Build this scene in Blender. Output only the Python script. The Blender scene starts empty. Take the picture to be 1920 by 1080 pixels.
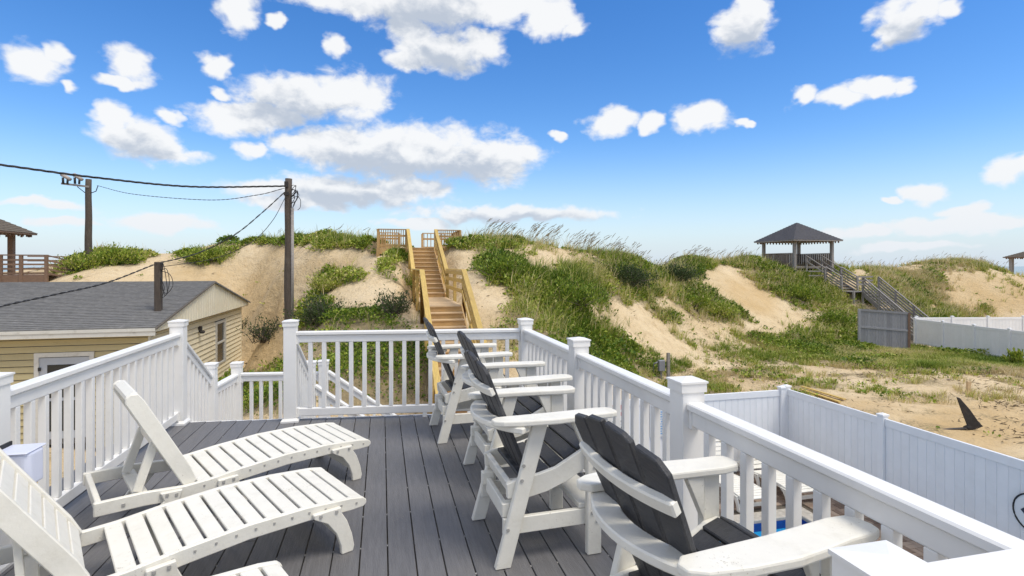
import bpy, bmesh, math, random
import numpy as np
from mathutils import Vector, Matrix
random.seed(7); RNG = np.random.default_rng(11)
SC = bpy.context.scene
COL = SC.collection
R = math.radians

# ------------------------------------------------------------------ camera, sky, sun, exposure
EYE = 1.65; FOC = 1010.0; CX = 960.0; HY = 498.0          # eye height above the deck, lens in photo pixels
cam_d = bpy.data.cameras.new('camera'); cam = bpy.data.objects.new('camera', cam_d); COL.objects.link(cam)
cam.location = (0, 0, EYE); cam.rotation_euler = (R(90), 0, 0)
cam_d.sensor_width = 36; cam_d.lens = 36 * FOC / 1920; cam_d.shift_y = -(540 - HY) / 1920
cam_d.clip_start = .05; cam_d.clip_end = 6000
SC.camera = cam
SC.cycles.use_denoising = True
SC.view_settings.view_transform = 'Standard'; SC.view_settings.look = 'None'
SC.view_settings.exposure = 0.42; SC.view_settings.gamma = 1; SC.view_settings.use_curve_mapping = False
SUN_AZ = 120.0; SUN_EL = 62.0                                # azimuth clockwise from +Y
sd = bpy.data.lights.new('sun', 'SUN'); sun = bpy.data.objects.new('sun', sd); COL.objects.link(sun)
sd.energy = 2.1; sd.angle = R(26); sd.color = (1, .93, .80)
sdir = Vector((math.sin(R(SUN_AZ)) * math.cos(R(SUN_EL)), math.cos(R(SUN_AZ)) * math.cos(R(SUN_EL)), math.sin(R(SUN_EL))))
sun.rotation_euler = sdir.to_track_quat('Z', 'Y').to_euler(); sun.location = (30, 10, 40)

CLOUDS = [(450,20,42,40),(520,36,18,10),(640,-8,150,30),(800,8,130,45),(930,5,140,36),(1030,30,62,34),(1070,55,28,18),
 (770,60,42,42),(835,98,105,34),(768,108,55,22),(905,82,45,27),(632,85,24,18),(60,118,66,36),(98,96,34,20),(135,160,19,12),
 (247,128,48,34),(212,155,38,14),(412,122,32,20),(208,222,40,26),(255,262,105,38),(315,284,66,22),(320,220,28,14),
 (560,185,115,40),(660,178,78,42),(520,215,76,30),(440,222,78,30),(420,180,30,15),(660,282,160,42),(790,288,200,54),(900,300,112,46),
 (968,285,44,32),(560,270,66,20),(470,278,34,21),(640,360,200,28),(500,350,64,20),(765,355,86,24),(560,382,110,15),
 (960,402,190,16),(790,418,76,11),(90,382,90,9),(300,415,120,18),(120,415,66,10),(1145,230,42,26),(1220,232,26,18),(1320,220,54,28),
 (1385,232,22,9),(1390,52,54,44),(1415,10,34,28),(1685,42,72,36),(1740,10,56,27),(1650,62,34,22),(1790,15,24,16),(1510,182,32,18),
 (1580,180,52,18),(1645,164,54,17),(1695,160,28,14),(1735,358,48,20),(1665,373,18,8),(1890,325,52,32),(1915,300,30,24),(1818,395,36,18),
 (1745,425,110,16),(1855,412,86,14),(1600,437,70,12),(1700,465,120,9),(1050,250,18,9)]
BIG = [(800,0,150,45),(840,95,105,34),(255,262,105,38),(560,190,130,45),(700,285,180,45),(840,292,190,54),(640,360,200,28),
       (960,402,190,16),(1685,42,72,36),(1390,45,54,50)]
def build_world():
    w = bpy.data.worlds.new('World'); SC.world = w; w.use_nodes = True
    nt = w.node_tree; N = nt.nodes; L = nt.links
    for n in list(N): N.remove(n)
    out = N.new('ShaderNodeOutputWorld'); bg = N.new('ShaderNodeBackground'); bg.inputs[1].default_value = 0.13
    sky = N.new('ShaderNodeTexSky'); sky.sky_type = 'NISHITA'; sky.sun_disc = False
    sky.sun_elevation = R(SUN_EL); sky.sun_rotation = R(SUN_AZ)
    sky.air_density = 1.0; sky.dust_density = .15; sky.ozone_density = 2.6; sky.altitude = 0
    def M(op, a, b=None, c=None, clamp=False):
        n = N.new('ShaderNodeMath'); n.operation = op; n.use_clamp = clamp
        for i, v in enumerate((a, b, c)):
            if v is None: continue
            if isinstance(v, (int, float)): n.inputs[i].default_value = v
            else: L.new(v, n.inputs[i])
        return n.outputs[0]
    def V(op, a, b=None, c=None, o=0):
        n = N.new('ShaderNodeVectorMath'); n.operation = op
        for i, v in enumerate((a, b, c)):
            if v is None: continue
            if isinstance(v, tuple): n.inputs[i].default_value = v
            elif isinstance(v, (int, float)): n.inputs['Scale'].default_value = v
            else: L.new(v, n.inputs[i])
        return n.outputs[o]
    tc = N.new('ShaderNodeTexCoord'); d = V('NORMALIZE', tc.outputs['Generated'])
    sp = N.new('ShaderNodeSeparateXYZ'); L.new(d, sp.inputs[0]); x, y, z = sp.outputs
    az = M('ARCTAN2', x, y); el = M('ARCSINE', z)
    cb = N.new('ShaderNodeCombineXYZ'); L.new(az, cb.inputs[0]); L.new(el, cb.inputs[1]); p0 = cb.outputs[0]
    def noise(vec, scale, detail, rough, dist=0):
        n = N.new('ShaderNodeTexNoise'); n.inputs['Scale'].default_value = scale; n.inputs['Detail'].default_value = detail
        n.inputs['Roughness'].default_value = rough; n.inputs['Distortion'].default_value = dist
        L.new(vec, n.inputs['Vector']); return n
    dz = V('MULTIPLY', d, (1, 1, 1.5))
    wn = noise(dz, 16, 3, .55); wv = V('SUBTRACT', wn.outputs['Color'], (.5, .5, .5))
    p = V('ADD', p0, V('MULTIPLY', wv, (.075, .042, 0)))
    def blob(lst, pp, up=0):
        cur = None
        for (cx, cy, rx, ry) in lst:
            u = (cx - CX) / FOC; v = (HY - cy) / FOC
            a = math.atan(u); hyp = math.hypot(1, u); e = math.atan2(v, hyp)
            ra = rx / FOC / (1 + u * u) * 1.12; re = ry / FOC / hyp * 1.15
            q = V('LENGTH', V('MULTIPLY_ADD', pp, (1 / ra, 1 / re, 0), (-a / ra, -(e - up * re) / re, 0)), o=1)
            cur = q if cur is None else M('MINIMUM', cur, q)
        return M('SUBTRACT', 1.0, cur)
    body = blob(CLOUDS, p)
    # denser cumulus added outside the part in view, to whiten the fill light
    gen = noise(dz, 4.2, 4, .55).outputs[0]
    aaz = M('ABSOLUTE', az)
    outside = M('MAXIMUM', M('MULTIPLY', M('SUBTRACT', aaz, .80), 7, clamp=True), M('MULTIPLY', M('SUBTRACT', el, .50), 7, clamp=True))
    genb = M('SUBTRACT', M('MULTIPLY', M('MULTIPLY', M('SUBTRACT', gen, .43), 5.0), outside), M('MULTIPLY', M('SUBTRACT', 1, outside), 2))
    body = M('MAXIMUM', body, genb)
    fn = noise(dz, 24, 7, .58, .25).outputs[0]; fnu = noise(V('ADD', dz, (0, 0, .022)), 24, 4, .55, .25).outputs[0]
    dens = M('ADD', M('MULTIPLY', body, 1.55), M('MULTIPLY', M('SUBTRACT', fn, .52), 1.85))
    mr = N.new('ShaderNodeMapRange'); mr.interpolation_type = 'SMOOTHSTEP'; L.new(dens, mr.inputs[0])
    mr.inputs[1].default_value = -.16; mr.inputs[2].default_value = .68; mr.inputs[3].default_value = 0; mr.inputs[4].default_value = .97
    alpha = mr.outputs[0]
    under = blob(BIG, p, up=.60)                              # how much cloud lies above this point
    fn2 = noise(dz, 13, 4, .6).outputs[0]
    sh = M('ADD', M('ADD', under, M('MULTIPLY', M('SUBTRACT', fn2, .45), .7)), M('MULTIPLY', M('SUBTRACT', fnu, fn), 1.3))
    mr2 = N.new('ShaderNodeMapRange'); mr2.interpolation_type = 'SMOOTHSTEP'; L.new(sh, mr2.inputs[0])
    mr2.inputs[1].default_value = .05; mr2.inputs[2].default_value = .85
    cc = N.new('ShaderNodeMix'); cc.data_type = 'RGBA'; L.new(mr2.outputs[0], cc.inputs[0])
    cc.inputs[6].default_value = (5.5, 5.55, 5.6, 1); cc.inputs[7].default_value = (3.05, 3.4, 3.95, 1)
    hs = N.new('ShaderNodeHueSaturation'); hs.inputs['Saturation'].default_value = 1.33; hs.inputs['Hue'].default_value = .508; hs.inputs['Value'].default_value = SKYV
    L.new(sky.outputs[0], hs.inputs['Color'])
    # thin milky air low over the sea
    lo = M('SUBTRACT', 1, M('MULTIPLY', el, 1 / .24, clamp=True)); lo = M('MULTIPLY', M('POWER', lo, 2.1), .92)
    hz = N.new('ShaderNodeMix'); hz.data_type = 'RGBA'; L.new(lo, hz.inputs[0]); L.new(hs.outputs[0], hz.inputs[6]); hz.inputs[7].default_value = (3.3, 4.05, 4.9, 1)
    mx = N.new('ShaderNodeMix'); mx.data_type = 'RGBA'; L.new(alpha, mx.inputs[0]); L.new(hz.outputs[2], mx.inputs[6]); L.new(cc.outputs[2], mx.inputs[7])
    hz2 = N.new('ShaderNodeMix'); hz2.data_type = 'RGBA'; L.new(M('MULTIPLY', lo, .62), hz2.inputs[0]); L.new(mx.outputs[2], hz2.inputs[6]); hz2.inputs[7].default_value = (3.9, 4.35, 4.95, 1)
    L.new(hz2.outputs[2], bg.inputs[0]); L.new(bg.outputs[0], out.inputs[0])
    w.cycles.sampling_method = 'MANUAL'; w.cycles.sample_map_resolution = 512
SKYV = 1.06
build_world()

# ------------------------------------------------------------------ frame helpers
BV = Vector((-.2348, .9720, 0)); UV_ = Vector((.9720, .2348, 0))      # along the deck boards / across them
ANG = math.atan2(.2348, .972)
def ST(s, t, z=0.0): return Vector((UV_.x * s + BV.x * t, UV_.y * s + BV.y * t, z))
def PD(px, py, D): return Vector(((px - CX) / FOC * D, D, EYE - (py - HY) / FOC * D))
def PZ(px, py, z):
    D = (EYE - z) * FOC / (py - HY); return PD(px, py, D)
def s_on_t(px, t):
    m = (px - CX) / FOC; return t * (.972 * m + .2348) / (.972 - .2348 * m)
def t_on_s(px, s):
    m = (px - CX) / FOC; return s * (.972 - .2348 * m) / (.972 * m + .2348)
def zat(P, py): return EYE - (py - HY) / FOC * P.y

# ------------------------------------------------------------------ object helpers
WM = {}
def link(o, parent=None, M=None):
    COL.objects.link(o); M = M or Matrix.Identity(4); WM[o] = M.copy()
    if parent is not None:
        o.parent = parent; o.matrix_basis = WM[parent].inverted() @ M
    else: o.matrix_basis = M
    return o
def tag(o, label=None, cat=None, group=None, kind=None):
    if label: o['label'] = label
    if cat: o['category'] = cat
    if group: o['group'] = group
    if kind: o['kind'] = kind
    return o
def thing(name, label, cat, loc=(0, 0, 0), group=None, rotz=0):
    o = bpy.data.objects.new(name, None); o.empty_display_size = .1
    link(o, None, Matrix.Translation(loc) @ Matrix.Rotation(rotz, 4, 'Z')); return tag(o, label, cat, group)
def obj(name, me, mat=None, parent=None, M=None):
    o = bpy.data.objects.new(name, me)
    if mat and not me.materials: me.materials.append(mat)
    return link(o, parent, M)
def mesh(name, V, F, smooth=False):
    me = bpy.data.meshes.new(name); me.from_pydata([tuple(v) for v in V], [], F); me.update()
    if smooth: me.polygons.foreach_set('use_smooth', [True] * len(me.polygons))
    return me
def bevel_me(me, w, seg=1):
    bm = bmesh.new(); bm.from_mesh(me); bmesh.ops.recalc_face_normals(bm, faces=bm.faces)
    es = [e for e in bm.edges if len(e.link_faces) == 2 and e.calc_face_angle(0) > .5]
    bmesh.ops.bevel(bm, geom=es, offset=w, segments=seg, affect='EDGES', profile=.5)
    bm.to_mesh(me); bm.free(); return me
CACHE = {}
BF = [(0, 3, 2, 1), (4, 5, 6, 7), (0, 1, 5, 4), (1, 2, 6, 5), (2, 3, 7, 6), (3, 0, 4, 7)]
def box_me(sx, sy, sz, mat, bev=0.0):
    k = (round(sx, 4), round(sy, 4), round(sz, 4), mat.name, bev)
    if k in CACHE: return CACHE[k]
    a, b, c = sx / 2, sy / 2, sz / 2
    V = [(-a, -b, -c), (a, -b, -c), (a, b, -c), (-a, b, -c), (-a, -b, c), (a, -b, c), (a, b, c), (-a, b, c)]
    me = mesh('box', V, BF)
    if bev: bevel_me(me, min(bev, min(sx, sy, sz) * .45))
    me.materials.append(mat); CACHE[k] = me; return me
def box(name, c, size, mat, parent=None, rotz=None, bev=0.0, M=None):
    T = Matrix.Translation(c) @ (Matrix.Rotation(ANG if rotz is None else rotz, 4, 'Z') if M is None else M)
    return obj(name, box_me(*size, mat, bev), None, parent, T)
def axes(p0, p1, up=(0, 0, 1)):
    p0 = Vector(p0); p1 = Vector(p1); x = (p1 - p0).normalized(); up = Vector(up)
    if abs(x.dot(up)) > .98: up = Vector((0, 1, 0)) if abs(x.y) < .9 else Vector((1, 0, 0))
    y = up.cross(x).normalized(); z = x.cross(y)
    return Matrix(((x.x, y.x, z.x), (x.y, y.y, z.y), (x.z, y.z, z.z))).to_4x4()
def beam(name, p0, p1, w, h, mat, parent=None, bev=0.0, up=(0, 0, 1)):
    p0 = Vector(p0); p1 = Vector(p1)
    T = Matrix.Translation((p0 + p1) / 2) @ axes(p0, p1, up)
    return obj(name, box_me((p1 - p0).length, w, h, mat, bev), None, parent, T)
def tube_vf(pts, rad, n=8, closed=False):
    V = []; F = []
    pts = [Vector(q) for q in pts]; m = len(pts)
    rad = rad if hasattr(rad, '__len__') else [rad] * m
    ref = Vector((0, 0, 1))
    for i, q in enumerate(pts):
        t = (pts[min(i + 1, m - 1)] - pts[max(i - 1, 0)]).normalized()
        r = ref if abs(t.dot(ref)) < .95 else Vector((1, 0, 0))
        a = t.cross(r).normalized(); b = a.cross(t)
        for k in range(n):
            th = 2 * math.pi * k / n; V.append(q + (a * math.cos(th) + b * math.sin(th)) * rad[i])
    for i in range(m - 1):
        for k in range(n): F.append((i * n + k, i * n + (k + 1) % n, (i + 1) * n + (k + 1) % n, (i + 1) * n + k))
    F.append(tuple(reversed(range(n)))); F.append(tuple(range((m - 1) * n, m * n)))
    return V, F
def tube(name, pts, rad, mat, parent=None, n=8):
    V, F = tube_vf(pts, rad, n); return obj(name, mesh(name, V, F, True), mat, parent)
def prism_me(pts, th, mat, bev=0.0, seg=1):
    """outline in x,z, extruded along y (centred)"""
    n = len(pts); V = [(x, -th / 2, z) for x, z in pts] + [(x, th / 2, z) for x, z in pts]
    F = [tuple(range(n)), tuple(reversed(range(n, 2 * n)))] + [(i, i + n, (i + 1) % n + n, (i + 1) % n) for i in range(n)]
    me = mesh('prism', V, F)
    bm = bmesh.new(); bm.from_mesh(me); bmesh.ops.recalc_face_normals(bm, faces=bm.faces); bm.to_mesh(me); bm.free()
    if bev: bevel_me(me, bev, seg)
    me.materials.append(mat); return me
def slab_me(pts, th, mat, bev=0.0, seg=1):
    """outline in x,y, extruded along z (centred)"""
    n = len(pts); V = [(x, y, -th / 2) for x, y in pts] + [(x, y, th / 2) for x, y in pts]
    F = [tuple(range(n)), tuple(reversed(range(n, 2 * n)))] + [(i, i + n, (i + 1) % n + n, (i + 1) % n) for i in range(n)]
    me = mesh('slab', V, F)
    bm = bmesh.new(); bm.from_mesh(me); bmesh.ops.recalc_face_normals(bm, faces=bm.faces); bm.to_mesh(me); bm.free()
    if bev: bevel_me(me, bev, seg)
    me.materials.append(mat); return me
def merge(parts):
    V = []; F = []
    for v, f in parts:
        k = len(V); V += list(v); F += [tuple(i + k for i in q) for q in f]
    return V, F
def boxvf(c, size, rot=None):
    a, b, h = size[0] / 2, size[1] / 2, size[2] / 2; c = Vector(c)
    V = [Vector(v) for v in ((-a, -b, -h), (a, -b, -h), (a, b, -h), (-a, b, -h), (-a, -b, h), (a, -b, h), (a, b, h), (-a, b, h))]
    if rot is not None: V = [rot @ v for v in V]
    return [v + c for v in V], BF
def copy_tree(o, M, label=None, group=None):
    c = o.copy(); COL.objects.link(c); WM[c] = M.copy(); c.matrix_basis = M
    if label: c['label'] = label
    if group: c['group'] = group
    def rec(src, dst):
        for ch in list(src.children):
            d = ch.copy(); COL.objects.link(d); d.parent = dst; d.matrix_basis = ch.matrix_basis.copy(); rec(ch, d)
    rec(o, c); return c

# ------------------------------------------------------------------ materials
def newmat(name):
    m = bpy.data.materials.new(name); m.use_nodes = True; nt = m.node_tree
    return m, nt, nt.nodes, nt.links, nt.nodes['Principled BSDF']
def mat(name, col, rough=.5, var=.12, scale=6.0, stretch=(1, 1, 1), bump=.0, bscale=60.0, dirt=None, dirt_amt=.0, dirt_scale=5., spots=None, obj_var=0.0, spec=.5, rand_hue=None):
    m, nt, N, L, B = newmat(name)
    tc = N.new('ShaderNodeTexCoord'); mp = N.new('ShaderNodeMapping'); mp.inputs['Scale'].default_value = stretch
    oi = N.new('ShaderNodeObjectInfo')
    off = N.new('ShaderNodeVectorMath'); off.operation = 'SCALE'; L.new(oi.outputs['Location'], off.inputs[0]); off.inputs['Scale'].default_value = 3.7
    ad = N.new('ShaderNodeVectorMath'); ad.operation = 'ADD'; L.new(tc.outputs['Object'], ad.inputs[0]); L.new(off.outputs[0], ad.inputs[1])
    L.new(ad.outputs[0], mp.inputs[0])
    n1 = N.new('ShaderNodeTexNoise'); n1.inputs['Scale'].default_value = scale; n1.inputs['Detail'].default_value = 6; n1.inputs['Roughness'].default_value = .6
    L.new(mp.outputs[0], n1.inputs['Vector'])
    mr = N.new('ShaderNodeMapRange'); L.new(n1.outputs[0], mr.inputs[0]); mr.inputs[1].default_value = .25; mr.inputs[2].default_value = .75
    mr.inputs[3].default_value = 1 - var; mr.inputs[4].default_value = 1 + var
    val = mr.outputs[0]
    if obj_var:
        r2 = N.new('ShaderNodeMapRange'); L.new(oi.outputs['Random'], r2.inputs[0]); r2.inputs[3].default_value = 1 - obj_var; r2.inputs[4].default_value = 1 + obj_var
        mm = N.new('ShaderNodeMath'); mm.operation = 'MULTIPLY'; L.new(val, mm.inputs[0]); L.new(r2.outputs[0], mm.inputs[1]); val = mm.outputs[0]
    vm = N.new('ShaderNodeVectorMath'); vm.operation = 'SCALE'; vm.inputs[0].default_value = col; L.new(val, vm.inputs['Scale'])
    c = vm.outputs[0]
    if rand_hue:
        mx = N.new('ShaderNodeMix'); mx.data_type = 'RGBA'; rr = N.new('ShaderNodeMath'); rr.operation = 'MULTIPLY'; L.new(oi.outputs['Random'], rr.inputs[0]); rr.inputs[1].default_value = .8
        L.new(rr.outputs[0], mx.inputs[0]); L.new(c, mx.inputs[6]); mx.inputs[7].default_value = (*rand_hue, 1); c = mx.outputs[2]
    if dirt:
        n2 = N.new('ShaderNodeTexNoise'); n2.inputs['Scale'].default_value = dirt_scale; n2.inputs['Detail'].default_value = 8; n2.inputs['Roughness'].default_value = .7
        L.new(ad.outputs[0], n2.inputs['Vector'])
        m2 = N.new('ShaderNodeMapRange'); m2.interpolation_type = 'SMOOTHSTEP'; L.new(n2.outputs[0], m2.inputs[0]); m2.inputs[1].default_value = .48; m2.inputs[2].default_value = .78; m2.inputs[4].default_value = dirt_amt
        mx = N.new('ShaderNodeMix'); mx.data_type = 'RGBA'; L.new(m2.outputs[0], mx.inputs[0]); L.new(c, mx.inputs[6]); mx.inputs[7].default_value = (*dirt, 1); c = mx.outputs[2]
    if spots:
        n3 = N.new('ShaderNodeTexNoise'); n3.inputs['Scale'].default_value = spots[1]; n3.inputs['Detail'].default_value = 3; n3.inputs['Roughness'].default_value = .8
        L.new(ad.outputs[0], n3.inputs['Vector'])
        n4 = N.new('ShaderNodeTexNoise'); n4.inputs['Scale'].default_value = 4.0; L.new(ad.outputs[0], n4.inputs['Vector'])
        a_ = N.new('ShaderNodeMath'); a_.operation = 'MULTIPLY_ADD'; L.new(n4.outputs[0], a_.inputs[0]); a_.inputs[1].default_value = .55; L.new(n3.outputs[0], a_.inputs[2])
        m3 = N.new('ShaderNodeMapRange'); L.new(a_.outputs[0], m3.inputs[0]); m3.inputs[1].default_value = spots[2]; m3.inputs[2].default_value = spots[2] + .06; m3.inputs[4].default_value = spots[3]
        mx = N.new('ShaderNodeMix'); mx.data_type = 'RGBA'; L.new(m3.outputs[0], mx.inputs[0]); L.new(c, mx.inputs[6]); mx.inputs[7].default_value = (*spots[0], 1); c = mx.outputs[2]
    L.new(c, B.inputs['Base Color']); B.inputs['Roughness'].default_value = rough; B.inputs['Specular IOR Level'].default_value = spec
    if bump:
        nb = N.new('ShaderNodeTexNoise'); nb.inputs['Scale'].default_value = bscale; nb.inputs['Detail'].default_value = 4; L.new(mp.outputs[0], nb.inputs['Vector'])
        bp = N.new('ShaderNodeBump'); bp.inputs['Strength'].default_value = bump; bp.inputs['Distance'].default_value = .01
        L.new(nb.outputs[0], bp.inputs['Height']); L.new(bp.outputs[0], B.inputs['Normal'])
    return m
VINYL = mat('vinyl_white', (.83, .82, .80), .38, .04, 3, dirt=(.57, .55, .50), dirt_amt=.30, dirt_scale=4, bump=.06, bscale=25)
FENCEV = mat('fence_vinyl', (.80, .81, .83), .4, .04, 3, dirt=(.6, .6, .58), dirt_amt=.25, dirt_scale=2.5, obj_var=.02)
POLY = mat('poly_lumber_white', (.79, .765, .69), .5, .05, 8, dirt=(.56, .52, .42), dirt_amt=.38, dirt_scale=9, spots=((.28, .24, .18), 70, .968, .55), bump=.12, bscale=55)
SLATD = mat('poly_lumber_charcoal', (.040, .041, .046), .55, .28, 14, (1, 6, 6), bump=.35, bscale=40, dirt=(.13, .125, .12), dirt_amt=.30, dirt_scale=12, obj_var=.12)
DECKM = mat('composite_decking', (.144, .141, .146), .5, .20, 7, (.7, 9, 9), bump=.35, bscale=30, dirt=(.21, .195, .18), dirt_amt=.28, dirt_scale=1.6, obj_var=.10, spots=((.24, .22, .19), 55, .96, .5))
PINE = mat('treated_pine_yellow', (.55, .385, .115), .65, .22, 5, (1, 8, 8), bump=.3, bscale=30, dirt=(.33, .20, .08), dirt_amt=.5, dirt_scale=2.5, obj_var=.14)
PINEB = mat('treated_pine_brown', (.47, .30, .125), .7, .22, 5, (1, 8, 8), bump=.3, bscale=30, dirt=(.38, .26, .15), dirt_amt=.6, dirt_scale=3, obj_var=.15)
PINEM = mat('treated_pine_tan', (.42, .255, .10), .65, .22, 5, (1, 8, 8), bump=.3, bscale=30, dirt=(.3, .17, .08), dirt_amt=.5, dirt_scale=2.5, obj_var=.2)
TREAD = mat('tread_wood', (.56, .40, .23), .7, .2, 5, (1, 8, 8), bump=.3, bscale=30, obj_var=.15)
GREYW = mat('weathered_grey_wood', (.27, .25, .235), .8, .25, 5, (1, 9, 9), bump=.4, bscale=25, dirt=(.14, .12, .10), dirt_amt=.5, dirt_scale=3, obj_var=.18)
BLUEW = mat('weathered_panel_wood', (.27, .27, .285), .8, .22, 5, (9, 9, 1), bump=.4, bscale=25, dirt=(.30, .30, .31), dirt_amt=.5, dirt_scale=3, obj_var=.16)
BROWNW = mat('gazebo_brown_wood', (.20, .125, .085), .75, .25, 5, (1, 8, 8), bump=.3, bscale=25, dirt=(.28, .2, .14), dirt_amt=.5, dirt_scale=3, obj_var=.2)
GAZW = mat('gazebo_board_grey', (.24, .19, .155), .8, .25, 5, (8, 8, 1), bump=.3, bscale=25, dirt=(.15, .11, .085), dirt_amt=.5, dirt_scale=3, obj_var=.28)
POLEW = mat('pole_wood', (.085, .066, .052), .8, .35, 6, (9, 9, .6), bump=.8, bscale=20, dirt=(.15, .125, .10), dirt_amt=.55, dirt_scale=3)
SHING = mat('roof_shingle', (.165, .162, .158), .9, .4, 9, (.35, 2.5, 2.5), bump=.6, bscale=45, dirt=(.30, .29, .28), dirt_amt=.7, dirt_scale=7)
SHINGD = mat('gazebo_shingle', (.070, .070, .082), .9, .3, 9, bump=.5, bscale=40, dirt=(.13, .12, .12), dirt_amt=.5, dirt_scale=4)
SHINGB = mat('gazebo_shingle_brown', (.13, .105, .08), .9, .3, 7, bump=.5, bscale=40, dirt=(.2, .17, .12), dirt_amt=.5, dirt_scale=4)
SIDE_SHADE = mat('yellow_siding_shaded', (.50, .42, .225), .55, .06, 2, (.4, 1, 4), dirt=(.36, .30, .17), dirt_amt=.5, dirt_scale=2.2, obj_var=.04)  # front wall siding, its shade put into a darker yellow
SIDE_LIT = mat('yellow_siding_lit', (.84, .75, .55), .55, .05, 2, (.4, 1, 4), dirt=(.5, .4, .25), dirt_amt=.35, dirt_scale=2.2, obj_var=.03)  # same siding on the gable wall, sunlight put into a paler colour
GABLE = mat('gable_panel', (.86, .80, .64), .6, .05, 2, dirt=(.5, .42, .27), dirt_amt=.4, dirt_scale=2)
TRIM = mat('white_trim', (.62, .61, .57), .5, .06, 3, dirt=(.25, .22, .16), dirt_amt=.5, dirt_scale=5)
DARKG = mat('dark_glass', (.025, .028, .03), .15, .2, 2)
STEELD = mat('rusty_dark_steel', (.030, .027, .026), .7, .4, 8, bump=.4, bscale=30, dirt=(.12, .065, .035), dirt_amt=.6, dirt_scale=6)
CABLE = mat('black_cable', (.02, .02, .022), .6, .2, 6)
PORC = mat('grey_porcelain', (.42, .37, .33), .35, .15, 5)
SCREW = mat('bolt_steel', (.38, .37, .35), .45, .2, 20)
BOXP = mat('lavender_white_plastic', (.66, .69, .82), .4, .03, 3)
COPING = mat('pool_coping', (.42, .39, .34), .8, .25, 12, bump=.4, bscale=40, dirt=(.25, .22, .18), dirt_amt=.5, dirt_scale=8)
TILEB = mat('pool_tile_blue', (.012, .05, .24), .2, .3, 20)
PAVER = mat('brick_paver', (.21, .14, .10), .85, .25, 14, bump=.5, bscale=60, obj_var=.3, rand_hue=(.34, .27, .21))
SIGNW = mat('sign_white', (.74, .76, .78), .4, .03, 3); SIGNR = mat('sign_red', (.55, .05, .06), .4, .1, 3)
SIGNB = mat('sign_blue', (.20, .38, .62), .4, .1, 3); SIGNK = mat('sign_black', (.03, .03, .05), .4, .1, 3)
GALV = mat('grey_meter_box', (.20, .21, .24), .5, .15, 6)

def water_mat():
    m, nt, N, L, B = newmat('pool_water'); B.inputs['Base Color'].default_value = (.02, .27, .55, 1); B.inputs['Roughness'].default_value = .06
    n = N.new('ShaderNodeTexNoise'); n.inputs['Scale'].default_value = 3.2; n.inputs['Detail'].default_value = 4; n.inputs['Distortion'].default_value = 1
    b = N.new('ShaderNodeBump'); b.inputs['Strength'].default_value = .35; b.inputs['Distance'].default_value = .06; L.new(n.outputs[0], b.inputs['Height']); L.new(b.outputs[0], B.inputs['Normal'])
    return m
WATER = water_mat()
def sea_mat():
    m, nt, N, L, B = newmat('sea'); B.inputs['Base Color'].default_value = (.03, .09, .13, 1); B.inputs['Roughness'].default_value = .15; return m
def sand_mat():
    m, nt, N, L, B = newmat('dune_sand')
    g = N.new('ShaderNodeNewGeometry')
    def noise(sc, det, r=.6):
        n = N.new('ShaderNodeTexNoise'); n.inputs['Scale'].default_value = sc; n.inputs['Detail'].default_value = det; n.inputs['Roughness'].default_value = r; L.new(g.outputs['Position'], n.inputs['Vector']); return n.outputs[0]
    def mix(f, a, b, amt=1.0, lo=.4, hi=.65):
        mr = N.new('ShaderNodeMapRange'); L.new(f, mr.inputs[0]); mr.inputs[1].default_value = lo; mr.inputs[2].default_value = hi; mr.inputs[4].default_value = amt
        mx = N.new('ShaderNodeMix'); mx.data_type = 'RGBA'; L.new(mr.outputs[0], mx.inputs[0])
        if isinstance(a, tuple): mx.inputs[6].default_value = (*a, 1)
        else: L.new(a, mx.inputs[6])
        mx.inputs[7].default_value = (*b, 1); return mx.outputs[2]
    wet = N.new('ShaderNodeAttribute'); wet.attribute_name = 'wet'
    lit = N.new('ShaderNodeAttribute'); lit.attribute_name = 'litter'
    c = mix(noise(.35, 5), (.59, .455, .275), (.69, .56, .375), 1, .35, .65)
    c = mix(noise(2.5, 6, .7), c, (.42, .30, .17), .7, .50, .74)
    mx = N.new('ShaderNodeMix'); mx.data_type = 'RGBA'; L.new(wet.outputs['Fac'], mx.inputs[0]); L.new(c, mx.inputs[6]); mx.inputs[7].default_value = (.51, .35, .165, 1); c = mx.outputs[2]
    # dry plant litter between the plants
    n = noise(14, 5, .75); ml = N.new('ShaderNodeMath'); ml.operation = 'MULTIPLY_ADD'; L.new(lit.outputs['Fac'], ml.inputs[0]); ml.inputs[1].default_value = .42; L.new(n, ml.inputs[2])
    mr = N.new('ShaderNodeMapRange'); L.new(ml.outputs[0], mr.inputs[0]); mr.inputs[1].default_value = .60; mr.inputs[2].default_value = .78; mr.inputs[4].default_value = .8
    mx = N.new('ShaderNodeMix'); mx.data_type = 'RGBA'; L.new(mr.outputs[0], mx.inputs[0]); L.new(c, mx.inputs[6]); mx.inputs[7].default_value = (.21, .17, .095, 1); c = mx.outputs[2]
    L.new(c, B.inputs['Base Color']); B.inputs['Roughness'].default_value = .95; B.inputs['Specular IOR Level'].default_value = .15
    add = N.new('ShaderNodeMath'); add.operation = 'MULTIPLY_ADD'; L.new(noise(2.2, 4), add.inputs[0]); add.inputs[1].default_value = 4.0; L.new(noise(11, 6, .7), add.inputs[2])
    b = N.new('ShaderNodeBump'); b.inputs['Strength'].default_value = .5; b.inputs['Distance'].default_value = .09; L.new(add.outputs[0], b.inputs['Height']); L.new(b.outputs[0], B.inputs['Normal'])
    return m
SAND = sand_mat(); SEA = sea_mat()
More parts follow.
